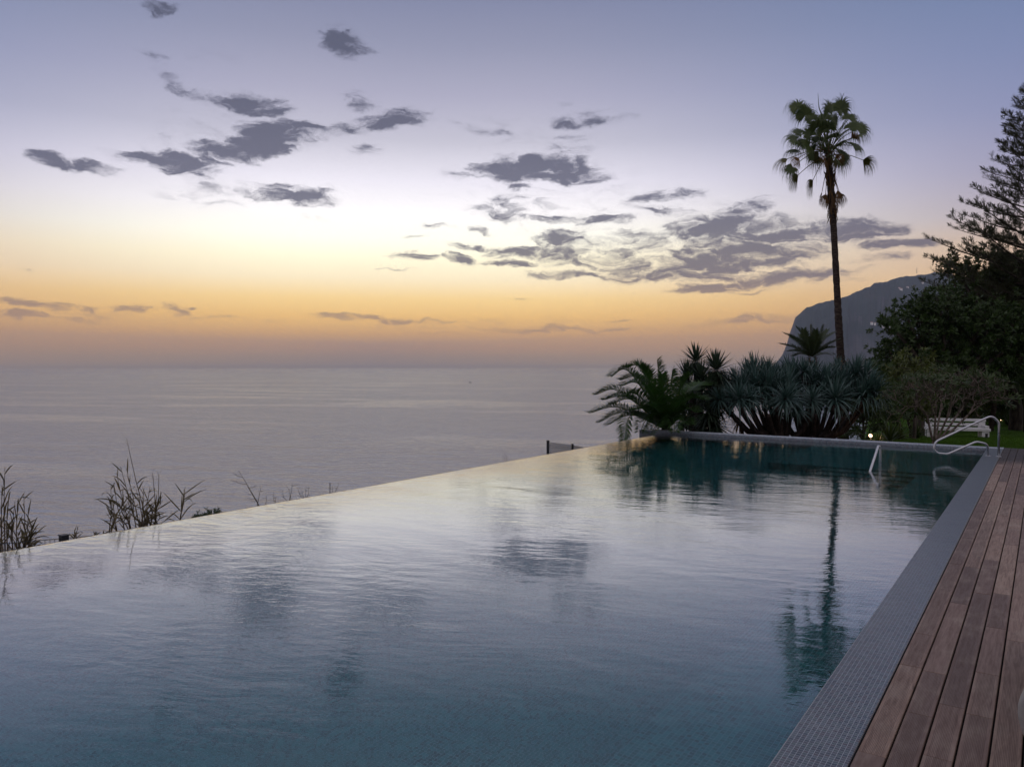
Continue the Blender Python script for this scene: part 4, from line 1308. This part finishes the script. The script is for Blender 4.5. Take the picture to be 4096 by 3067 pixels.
for k, (tv, tf) in enumerate(tm):
    s_ = pick == k
    M = frames(td_[s_], rn.random(s_.sum()) * 6) * rn.uniform(.6, 1.05, s_.sum())[:, None, None]
    mbl.inst(tv, tf, M, tq[s_])
mbl.build('crown', m_plum, fg, origin=fg.location)

# ------------------------------------------------------------------ reeds and twigs outside the infinity edge
def edgeD(x):
    u = (x - 2048) / F
    return 8.12 / ((math.tan(HEAD) - u) * math.cos(HEAD))
def reed(stems, label, seed, plume=(), name='giant_reed', cat='reed', group='reeds growing outside the infinity edge', k=1.13, leafL=.34, extra=0):
    rd = random.Random(seed)
    xb = sum(s[1][0] for s in stems) / len(stems)
    D0 = edgeD(xb) * k
    b = P(xb, 2200, D0)
    gz = ground_z(b[0], b[1])
    root = empty(name, (b[0], b[1], gz), label, cat, group)
    mbs = MB(); mbl = MB()
    stems = list(stems)
    for k_ in range(extra):
        tp_, bs_ = rd.choice(stems[:10])
        o_ = rd.uniform(-26, 26); f_ = rd.uniform(.3, .8)
        stems.append(((tp_[0] + o_ + rd.uniform(-22, 22), bs_[1] + (tp_[1] - bs_[1]) * f_), (bs_[0] + o_ * .6, bs_[1])))
    for si, (tip, bs) in enumerate(stems):
        D = edgeD(bs[0]) * k + rd.uniform(-.15, .25)
        p1 = P(bs[0], bs[1], D); p2 = P(tip[0], tip[1], D + rd.uniform(-.2, .2))
        dn = unit(p1 - p2)
        p0 = p1 + unit(dn + np.array([0, 0, -1.5])) * 1.0
        p0[2] = min(p0[2], p1[2] - .8)
        c = spline([p0, p1, (p1 + p2) / 2 + RT * rd.uniform(-.02, .02), p2], 20)
        mbs.tube(c, np.linspace(.009, .0025, 20), 5)
        H = np.linalg.norm(p2 - p1)
        isp = si in plume
        n = 4 if isp else max(5, int(H / .085))
        for j in range(n):
            f = (.25 + .25 * (j + .5) / n) if isp else (.05 + .95 * (j + .5) / n)
            p = p1 + (p2 - p1) * f
            i = 6 + f * 13; p = c[min(int(i), 19)]
            sg = 1 if j % 2 else -1
            d = unit(-dn + RT * (sg if rd.random() < .7 else -sg) * rd.choice([.1, .25, .4, .7, 1.1]) * rd.uniform(.7, 1.2) + FW * rd.uniform(-.6, .6))
            L = leafL * rd.uniform(.4, 1.0) * (.9 if isp else 1)
            dr = rd.choice([0, .1, .3, .6, 1.4])
            pts = [p]; v = d.copy(); q = p.copy()
            for z in range(4):
                v = unit(v + np.array([0, 0, -dr * .35 * (z + .5) / 2])); q = q + v * L / 4; pts.append(q.copy())
            s_ = unit(np.cross(v, FW) + np.array([0, 0, .01]))
            s_ = unit(s_ + FW * rd.uniform(-.6, .6))
            ribbon(mbl, pts, [.008, .016, .015, .010, .001], s_)
        if isp:
            for j in range(9):
                a = rd.uniform(-1, 1)
                q = c[-1] - (p2 - p1) / H * .10 * rd.random()
                e = q + (-dn) * .07 + RT * a * .05 + UP * rd.uniform(-.03, .02)
                ribbon(mbl, [q, (q + e) / 2 + UP * .01, e], [.003, .004, .001], FW * .3 + UP * .7)
    mbs.build('stems', m_stem, root, origin=root.location)
    mbl.build('leaves', m_reed, root, origin=root.location)
reed([((20,1866),(22,2235)),((8,1940),(4,2240)),((60,2004),(50,2225)),((95,1978),(100,2220)),((114,2029),(96,2216)),((136,2092),(98,2210)),((75,1995),(68,2222)),((3,2092),(12,2235)),((36,1985),(30,2230)),((120,2075),(72,2220))],
     'clump of tall reeds at the left edge of the picture', 101, leafL=.24, extra=12)
reed([((481,1866),(547,2130)),((505,1872),(560,2128)),((466,1890),(520,2125)),((443,1940),(437,2145)),((432,1985),(470,2140)),((544,1953),(573,2124)),((575,1950),(565,2124)),((600,1945),(584,2120)),((633,2016),(598,2118)),((610,2030),(586,2120)),
      ((506,1754),(582,2085)),((636,1896),(618,2112)),((611,1890),(625,2110)),((455,1930),(500,2135)),((645,2060),(612,2112)),((650,2000),(600,2115))],
     'largest clump of leafy reeds, one plume stalk rising far above it', 102, plume=(10, 11, 12), leafL=.27, extra=12)
reed([((737,1955),(718,2098)),((742,1966),(720,2098))], 'single reed with a few broad curling leaves', 103, leafL=.40)
reed([((298,2118),(296,2172)),((312,2112),(304,2170)),((384,2132),(376,2155)),((420,2140),(408,2155))], 'low sparse reed shoots against the wire fence', 104, leafL=.12)

def twig(stems, label, seed, name='bare_twigs', cat='twigs', group='bare twigs outside the infinity edge', k=1.12, side=3, leafy=False):
    rd = random.Random(seed)
    xb = stems[0][1][0]
    D0 = edgeD(xb) * k
    b = P(xb, stems[0][1][1] + 80, D0)
    root = empty(name, (b[0], b[1], b[2]), label, cat, group)
    mb = MB()
    for (tip, bs) in stems:
        D = D0 + rd.uniform(-.1, .1)
        p1 = P(bs[0], bs[1], D); p2 = P(tip[0], tip[1], D)
        p0 = p1 + (p1 - p2) * .3 + UP * -.35
        mid = (p1 + p2) / 2 + RT * rd.uniform(-.03, .03)
        c = spline([p0, p1, mid, p2], 18)
        H = np.linalg.norm(p2 - p1)
        r0 = .004 + .006 * min(H, 1)
        mb.tube(c, np.linspace(r0, r0 * .3, 18), 5)
        for j in range(int(side * max(.5, H * 2))):
            i = rd.randint(8, 16)
            v = unit(c[i] - c[i - 1] + RT * rd.choice([-1, 1]) * rd.uniform(.4, .9) + FW * rd.uniform(-.4, .4))
            l = H * rd.uniform(.15, .4)
            q = c[i] + v * l
            mb.tube([c[i], c[i] + v * l * .5 + UP * .02 * l, q + UP * l * .15], [r0 * .5, r0 * .35, r0 * .2], 4)
            if rd.random() < .6:
                mb.tube([c[i] + v * l * .5, c[i] + v * l * .5 + unit(v + UP * .9) * l * .4], [r0 * .3, r0 * .15], 3)
    mb.build('stems', m_stem, root, origin=root.location)
    return root
twig([((867,2020),(905,2066))], 'short thick stub of a branch bent to the left', 111, side=1)
twig([((954,1880),(1042,2040)),((1046,1938),(1030,2040)),((1063,1975),(1056,2038)),((990,1945),(1040,2038)),((1028,1990),(1028,2040))], 'tallest bare twigs leaning left over the sea', 112)
twig([((1100,1982),(1092,2032)),((1095,1960),(1106,2030)),((1116,2000),(1112,2028)),((1122,2008),(1138,2024))], 'low tuft of bare twigs right of the tall leaning ones', 113, side=2)
twig([((1129,1955),(1154,2020)),((1144,1940),(1160,1990)),((1168,1935),(1156,2018)),((1160,1985),(1182,2014))], 'bare forked twig with three upright tips', 114)
twig([((1190,1947),(1218,2008)),((1236,1941),(1222,2008)),((1208,1962),(1214,2008)),((1222,1955),(1226,2006)),((1230,1980),(1234,2004))], 'densest bare twig tuft next to the thin metal rod', 115, side=4)
twig([((1358,1921),(1334,1988)),((1330,1942),(1336,1986))], 'small bare twig just right of the thin metal rod', 116)
twig([((948,2040),(946,2058)),((988,2030),(972,2050))], 'tiny bare twigs between bent stub and tall twigs', 117, side=1)
twig([((2020,1803),(2026,1830)),((2010,1822),(2018,1830)),((2166,1800),(2178,1822))], 'thin grass stalks left of the fence corner post', 118, side=1)
# rod
b = P(1320, 1990, edgeD(1320) * 1.1)
rod = MB(); rod.tube([P(1320, 2060, edgeD(1320) * 1.1), P(1320, 1931, edgeD(1320) * 1.1)], .007, 6)
o = rod.build('metal_rod', m_steel, origin=P(1320, 2060, edgeD(1320) * 1.1)); tag(o, 'thin upright metal rod standing outside the infinity edge', 'rod')
# low evergreen bush
kk = 1 / 1.8517
tree('low_bush', 'low dark green bush just outside the infinity edge', (830, 2120), edgeD(830) * 1.14,
     [(800*kk,2078*kk,10,0),(830*kk,2070*kk,12,0),(860*kk,2068*kk,11,.1),(845*kk,2080*kk,12,0),(812*kk,2090*kk,10,0)], m_shrubA, 120, per=2600, leaf=(.055, .014), nleaf=5, cat='bush', trunk_r=.012, spray=(.05, .10), nper=4, twigs=False)

# trailing dry stalks among the fan palm's petioles
# ------------------------------------------------------------------ fences
m_fpost = simple('fence_post_paint', (0.030, 0.032, 0.038), 0.5, 0.3)
m_fwire = simple('fence_wire', (0.05, 0.055, 0.06), 0.5, 0.4)
def fence(tops, label, spacing=.05, height=1.0, vee=True, w=.06):
    """tops: 3-D points of the post tops"""
    tops = [np.array(p) for p in tops]
    root = empty('mesh_fence', tops[0] - UP * height, label, 'fence')
    for p in tops:
        d = unit((tops[-1] - tops[0]) * np.array([1, 1, 0])); s_ = np.array([-d[1], d[0], 0])
        mb = MB()
        V = []
        for z in (-height - .3, 0):
            for (a, b_) in ((-1, -1), (1, -1), (1, 1), (-1, 1)):
                V.append(p + d * a * w / 2 + s_ * b_ * w / 2 + UP * z)
        mb.add(V, [(0, 3, 2, 1), (4, 5, 6, 7), (0, 1, 5, 4), (1, 2, 6, 5), (2, 3, 7, 6), (3, 0, 4, 7)])
        V2 = [p + d * a * w * .58 + s_ * b_ * w * .58 + UP * z for z in (0.001, .012) for (a, b_) in ((-1, -1), (1, -1), (1, 1), (-1, 1))]
        mb.add(V2, [(0, 3, 2, 1), (4, 5, 6, 7), (0, 1, 5, 4), (1, 2, 6, 5), (2, 3, 7, 6), (3, 0, 4, 7)])
        mb.build('post', m_fpost, root, origin=root.location)
    for a, b_ in zip(tops[:-1], tops[1:]):
        mb = MB(); L = np.linalg.norm((b_ - a)[:2]); d = (b_ - a) / L
        s_ = unit(np.array([-d[1], d[0], 0]))
        n = int(L / spacing)
        prof = [(-.03, 0), (-.10, 0), (-.125, .03), (-.15, 0), (-.36, 0), (-.385, .03), (-.41, 0), (-.62, 0), (-.645, .03), (-.67, 0), (-height + .05, 0)]
        if not vee: prof = [(-.03, 0), (-.5, 0), (-height + .05, 0)]
        for i in range(n):
            p = a + d * (i + .5) * spacing
            mb.tube([p + UP * z + s_ * o_ for z, o_ in prof], .0028, 4, caps=False)
        for z, o_ in ((-.03, 0), (-.10, 0), (-.15, 0), (-.36, 0), (-.41, 0), (-.62, 0), (-.67, 0), (-.9, 0)):
            mb.tube([a + UP * z, b_ + UP * z], .0036, 4, caps=False)
        mb.build('wire_panel', m_fwire, root, origin=root.location)
    return root
# near fence: just peeks over the spill edge
xF = -8.9
def nf(Y): return np.array([xF, Y, -0.155 - 0.093 * (Y - 3.8)])
p = P(223, 2155, 8.41)
fence([nf(-.9), nf(1.6), nf(4.12), nf(6.6), nf(9.1)], 'dark wire mesh fence with one post top peeking over the left spill edge', w=.075)
fp_ = [(P(2192, 1763, 19.0)), (P(2290, 1776, 23.0)), (P(2357, 1790, 27.0)), (P(2400, 1800, 31.0))]
fence(fp_, 'grey mesh fence stepping downhill beyond the middle of the spill edge', spacing=.055, height=1.5, vee=False, w=.062)

# ------------------------------------------------------------------ stainless rails
m_ss, t, b = material('stainless_steel')
co = t.node('ShaderNodeTexCoord').outputs['Object']
b.inputs['Base Color'].default_value = (0.48, 0.49, 0.51, 1)
b.inputs['Metallic'].default_value = 1.0
t.put(b.inputs['Roughness'], t.rng(t.noise(co, 30, 4), .3, .7, .26, .42))
def arc_path(pts, r, n=7):
    """polyline with rounded corners of radius r (per corner)"""
    pts = [np.array(p, float) for p in pts]
    out = [pts[0]]
    for i in range(1, len(pts) - 1):
        a, b_, c = pts[i-1], pts[i], pts[i+1]
        d1, d2 = unit(a - b_), unit(c - b_)
        ang = math.acos(max(-1, min(1, d1 @ d2)))
        rr_ = r[i-1]
        dist = min(rr_ / math.tan(ang / 2), .48 * np.linalg.norm(a - b_), .48 * np.linalg.norm(c - b_))
        s_, e = b_ + d1 * dist, b_ + d2 * dist
        R_ = dist * math.tan(ang / 2)
        cen = b_ + unit(d1 + d2) * (R_ / math.sin(ang / 2))
        u_, v_ = s_ - cen, e - cen
        tot = math.acos(max(-1, min(1, unit(u_) @ unit(v_))))
        for k in range(n + 1):
            f = k / n
            out.append(cen + (u_ * math.sin((1 - f) * tot) + v_ * math.sin(f * tot)) / math.sin(tot))
    out.append(pts[-1])
    # resample the straights
    return np.array(out)
rail_D = G(3994, 1826)   # right foot, on the coping
fb = rail_D; fa = G(3952, 1823); fa = np.array([fa[0], fa[1], 0.0])
Dr = fb @ FW
root = empty('pool_handrail', (fb[0], fb[1], 0.0), 'big looped stainless handrail standing on the far corner of the coping', 'handrail')
def q(x, y): return P(x, y, Dr)
path = arc_path([fb, q(3998, 1658), q(3940, 1664), q(3738, 1757), q(3733, 1823), q(3800, 1812), q(3945, 1752), q(3957, 1790), np.array([fa[0], fa[1], 0.0])],
                [.10, .30, .14, .14, .12, .14, .14])
path = arc_path([fb, q(3996, 1690), q(3968, 1662), q(3930, 1678), q(3742, 1766), q(3735, 1795), q(3748, 1812), q(3790, 1816), q(3905, 1766), q(3950, 1775), np.array([fa[0], fa[1], 0.0])],
                [.12, .12, .3, .13, .06, .1, .14, .16, .14])
mb = MB(); mb.tube(path, .019, 14)
mb.build('rail', m_ss, root, origin=root.location)
for f_ in (fb, fa):
    mb = MB(); mb.tube([(f_[0], f_[1], -.001), (f_[0], f_[1], .008), (f_[0], f_[1], .012)], [.05, .05, .024], 18)
    mb.build('foot_plate', m_ss, root, origin=root.location)
# rail in the water
t_ = np.array([-2.40, 14.76, 0]); 
root = empty('pool_handrail', (-2.40, 14.76, ZW - .5), 'bent stainless handrail rising out of the pool water by the steps', 'handrail')
top1 = P(3521, 1785, 13.5); low = P(3476, 1897, 12.72); top0 = P(3513, 1784, 13.42)
d_ = unit(low - top0)
path = arc_path([np.array([top1[0], top1[1], ZW - .5]), top1, top0, low + d_ * .75], [.05, .05])
mb = MB(); mb.tube(path, .020, 14); mb.build('rail', m_ss, root, origin=root.location)
mb = MB(); mb.tube([(top1[0], top1[1], ZW - .499), (top1[0], top1[1], ZW - .49)], [.05, .05], 16); mb.build('foot_plate', m_ss, root, origin=root.location)

# ------------------------------------------------------------------ bench
m_white = simple('white_paint', (0.58, 0.58, 0.58), 0.5, nscale=9, var=0.06)
Db = 29.5
c = P(3826, 1757, Db)
bz = lawn_z(c[0], c[1])
c[2] = bz
bench = empty('garden_bench', c, 'white painted wooden bench on the lawn behind the frangipani', 'bench')
bench.rotation_euler = (0, 0, HEAD - R(33) + R(14))
k_ = .0165 * Db / 29.5
def bx(name, lo, hi, ch=.012):
    mb = MB(); mb.box(lo, hi, ch); return mb.build(name, m_white, bench)
W = 1.03
for sx in (-1, 1):
    x0, x1 = sorted((sx * W, sx * (W - .24)))
    bx('leg', (x0, -.30, 0), (x1, -.08, .27))
    bx('leg', (x0, .14, 0), (x1, .34, .27))
    bx('back_post', (x0 + .003, .30, .372), (x1 - .003, .40, .60))
    bx('armrest', (x0 + (0 if sx < 0 else .10), -.28, .372), (x1 - (.10 if sx < 0 else 0), .296, .47))
bx('seat', (-W - .04, -.33, .272), (W + .04, .36, .37))
bx('top_rail', (-W - .01, .28, .603), (W + .01, .42, .70))
bx('back_slat', (-W + .25, .32, .43), (W - .25, .37, .53))
# ------------------------------------------------------------------ garden lamps
m_black = simple('lamp_black_metal', (0.02, 0.02, 0.02), 0.5, 0.3)
m_lit = bpy.data.materials.new('lit_lens'); m_lit.use_nodes = True
t = NT(m_lit.node_tree); t.n.clear()
e_ = t.node('ShaderNodeEmission'); e_.inputs[0].default_value = (1.0, 0.62, 0.38, 1); e_.inputs[1].default_value = 5.0
o_ = t.node('ShaderNodeOutputMaterial'); t.l.new(e_.outputs[0], o_.inputs[0])
def lamp(x, y, D, label, watts, r=.055, aim=(0, 0, 1)):
    c = P(x, y, D); gz = ground_z(c[0], c[1])
    root = empty('garden_lamp', (c[0], c[1], gz), label, 'lamp', 'lit garden spotlights')
    mb = MB(); mb.tube([(c[0], c[1], gz - .1), (c[0], c[1], c[2] - .05)], .012, 6); mb.build('stake', m_black, root, origin=root.location)
    a = unit(np.array([0, 0, .5]) - FW)
    mb = MB(); mb.tube([c - a * .13, c - a * .11, c - a * .004], [.03, r + .008, r + .010], 14, caps=True); mb.build('housing', m_black, root, origin=root.location)
    mb = MB(); mb.tube([c, c + a * .012], [r, r * .8], 14); mb.build('lens', m_lit, root, origin=root.location)
    ld = bpy.data.lights.new('lamp_light', 'POINT'); ld.energy = watts; ld.color = (1.0, .60, .34); ld.shadow_soft_size = .05
    lo = bpy.data.objects.new('lamp_light', ld); COL.objects.link(lo); lo.parent = root
    lo.location = Vector(c + a * .10) - root.location
    return root
lamp(3482, 1742, 22.0, 'brightly glowing garden spotlight behind the wall beside the right dragon tree', 2.6, .050)
lamp(4005, 1681, 40.0, 'small far garden lamp glowing at the lawn edge above the handrail', 1.6, .042)
# slim trunk lit orange
b0 = P(3655, 1710, 26.0); gz = ground_z(b0[0], b0[1])
tree('slim_tree', 'slim trunked small tree left of the bench before the big tree', (3655, 1710), 26.0, [(1975,800,34,0),(1985,830,28,.3)], m_shrubB, 133, per=60, leaf=(.2, .06), trunk_r=.055, spray=(.3, .5), nper=6)
# dark box beside the bench
c = P(3946, 1750, 27.5); c[2] = lawn_z(c[0], c[1])
bol = empty('lawn_bollard', c, 'short black bollard standing on the lawn right of the bench', 'bollard')
mb = MB(); mb.box((-.04, -.04, -.05), (.04, .04, .15), .006); mb.build('post', m_black, bol)
mb = MB(); mb.box((-.05, -.05, .152), (.05, .05, .168), .004); mb.build('cap', m_black, bol)

# ------------------------------------------------------------------ boats
m_hull = simple('boat_hull', (0.05, 0.06, 0.08), 0.5)
m_cab = simple('boat_cabin', (0.25, 0.25, 0.26), 0.5)
def boat(x, y, L, label):
    c = G(x, y, SEA_Z + .3)
    root = empty('fishing_boat', (c[0], c[1], SEA_Z), label, 'boat')
    root.rotation_euler = (0, 0, HEAD + .15)
    mb = MB(); V = []
    st_ = [(-.5, .13, .02), (-.3, .17, 0), (0, .18, 0), (.3, .13, .02), (.5, .01, .09)]
    for (s, w_, zz) in st_:
        V += [(s*L, -w_*L, (.14+zz)*L), (s*L*.92, -w_*L*.5, -.04*L), (s*L*.92, w_*L*.5, -.04*L), (s*L, w_*L, (.14+zz)*L)]
    Fc = [(4*i+j, 4*i+4+j, 4*i+5+j, 4*i+1+j) for i in range(4) for j in range(3)] + [(4*i, 4*i+3, 4*i+7, 4*i+4) for i in range(4)] + [(0,1,2,3)]
    mb.add(V, Fc); mb.build('hull', m_hull, root)
    mb = MB(); mb.box((-.32*L, -.10*L, .15*L), (.02*L, .10*L, .38*L), .01*L); mb.box((-.30*L, -.08*L, .38*L), (-.12*L, .08*L, .46*L)); mb.build('cabin', m_cab, root)
    mb = MB(); mb.tube([(-.05*L, 0, .38*L), (-.05*L, 0, .75*L)], .012*L, 5); mb.tube([(-.05*L, 0, .5*L), (.3*L, 0, .66*L)], .008*L, 4); mb.build('mast', m_steel, root)
boat(1881, 1530, 10.0, 'small dark fishing boat out on the open sea')
boat(1423, 1476, 22.0, 'tiny far boat near the horizon left of the fishing boat')

# ------------------------------------------------------------------ birds
m_bird = simple('bird_feathers', (0.03, 0.03, 0.035), 0.8)
def bird_mesh(flap):
    mb = MB()
    pts = [(0, -.20, 0), (0, -.10, .01), (0, .05, .01), (0, .17, .015), (0, .23, .01)]
    mb.tube(pts, [.01, .045, .055, .03, .008], 7)
    for s in (-1, 1):
        V = [(0, .08, .02), (s*.28, .10, .02+.16*flap), (s*.62, .0, .02+.10*flap), (s*.30, -.02, .02+.14*flap), (0, -.07, .02)]
        mb.add(V, [(0, 1, 3, 4), (1, 2, 3)])
    mb.add([(0, -.16, .01), (-.06, -.30, .01), (.06, -.30, .01)], [(0, 1, 2)])
    o = mb.build('bird', m_bird); me = o.data; bpy.data.objects.remove(o); return me
bms = [bird_mesh(f) for f in (1.0, .4, -.5)]
flock = [(2024,1122,'lowest of the tight trio at the left of the flock'),(2027,1126,'middle of the tight trio at the left of the flock'),(2029,1119,'topmost of the tight trio at the left of the flock'),(2036,1113,'just above the tight trio, left of its twin'),(2050,1113,'alone in the middle of the flock'),(2081,1107,'second from the right in the flock'),(2094,1098,'leading the flock at the upper right'),
         (1830,1139,'flying alone left of the flock over the yellow sky'),
         (2502,1029,'leftmost of those before the big grey cloud'),(2536,1029,'upper left one before the big grey cloud'),(2520,1043,'lowest left one before the big grey cloud'),(2579,1040,'lower middle one before the big grey cloud'),(2627,1027,'rightmost of those before the big grey cloud'),
         (2596,1005,'upper left of two above the cloud birds'),(2663,1008,'upper right of two above the cloud birds'),(3045,965,'upper of two left of the tall palm'),(3065,984,'lower of two left of the tall palm'),(3271,960,'close to the left side of the palm trunk')]
rd = random.Random(77)
for (x, y, lab) in flock:
    big = x < 2100
    D = 330 if big else 420
    o = bpy.data.objects.new('bird', rd.choice(bms)); COL.objects.link(o)
    o.location = P(x, y, D * rd.uniform(.95, 1.05)); o.rotation_euler = (rd.uniform(-.2, .2), rd.uniform(-.4, .4), HEAD + rd.uniform(.8, 2.2) if not big else HEAD + rd.uniform(-.6, .6))
    tag(o, 'tiny dark bird ' + lab, 'bird', 'birds flying over the sea')

# ------------------------------------------------------------------ lounger, just inside the right edge
m_plast = simple('grey_plastic', (0.30, 0.29, 0.27), 0.45, nscale=20, var=.08)
m_rub = simple('rubber', (0.02, 0.02, 0.02), 0.8)
c = G(4122, 3008)
lg = empty('sun_lounger', (c[0], c[1], 0), 'grey plastic lounger whose curved leg shows at the right edge of the deck', 'lounger')
lg.rotation_euler = (0, 0, 0)
mb = MB()
def curved_leg(x, y, s):
    mb = MB()
    cc = spline([(x + .02, y, .018), (x - .012 * s, y + .01, .10), (x - .02 * s, y + .02, .20), (x + .03 * s, y + .03, .33)], 12)
    mb.tube(cc, np.interp(np.linspace(0, 1, 12), [0, .3, 1], [.016, .026, .03]), 12)
    return mb.build('leg', m_plast, lg)
for (x, y) in ((0, 0), (.56, 0), (0, 1.25), (.56, 1.25)):
    curved_leg(x, y, 1 if x == 0 else -1)
    mb = MB(); mb.tube([(x + .02, y, -.002), (x + .02, y, .022)], [.019, .017], 12); mb.build('rubber_foot', m_rub, lg)
mb = MB(); mb.box((.0, -.35, .31), (.62, 1.45, .35), .012); mb.build('seat', m_plast, lg)
mb = MB(); mb.add([(.02, -.34, .352), (.60, -.34, .352), (.60, -.95, .78), (.02, -.95, .78), (.02, -.37, .33), (.60, -.37, .33), (.60, -.98, .76), (.02, -.98, .76)],
                  [(0, 1, 2, 3), (4, 7, 6, 5), (0, 3, 7, 4), (1, 5, 6, 2), (3, 2, 6, 7), (0, 4, 5, 1)]); mb.build('backrest', m_plast, lg)
# ------------------------------------------------------------------ haze
mb = MB()
mb.box((-16500, -16500, SEA_Z - 2.0), (16500, 16500, 640.0))
m_haze = bpy.data.materials.new('haze_air')
m_haze.use_nodes = True
t = NT(m_haze.node_tree)
t.n.clear()
o_ = t.node('ShaderNodeOutputMaterial')
pv = t.node('ShaderNodeVolumePrincipled')
pv.inputs['Color'].default_value = (0.76, 0.82, 1.0, 1)
pv.inputs['Density'].default_value = HAZE_D
pv.inputs['Anisotropy'].default_value = 0.45
t.l.new(pv.outputs[0], o_.inputs['Volume'])
tag(mb.build('haze', m_haze), 'thin blue dusk haze over the sea', kind='stuff')
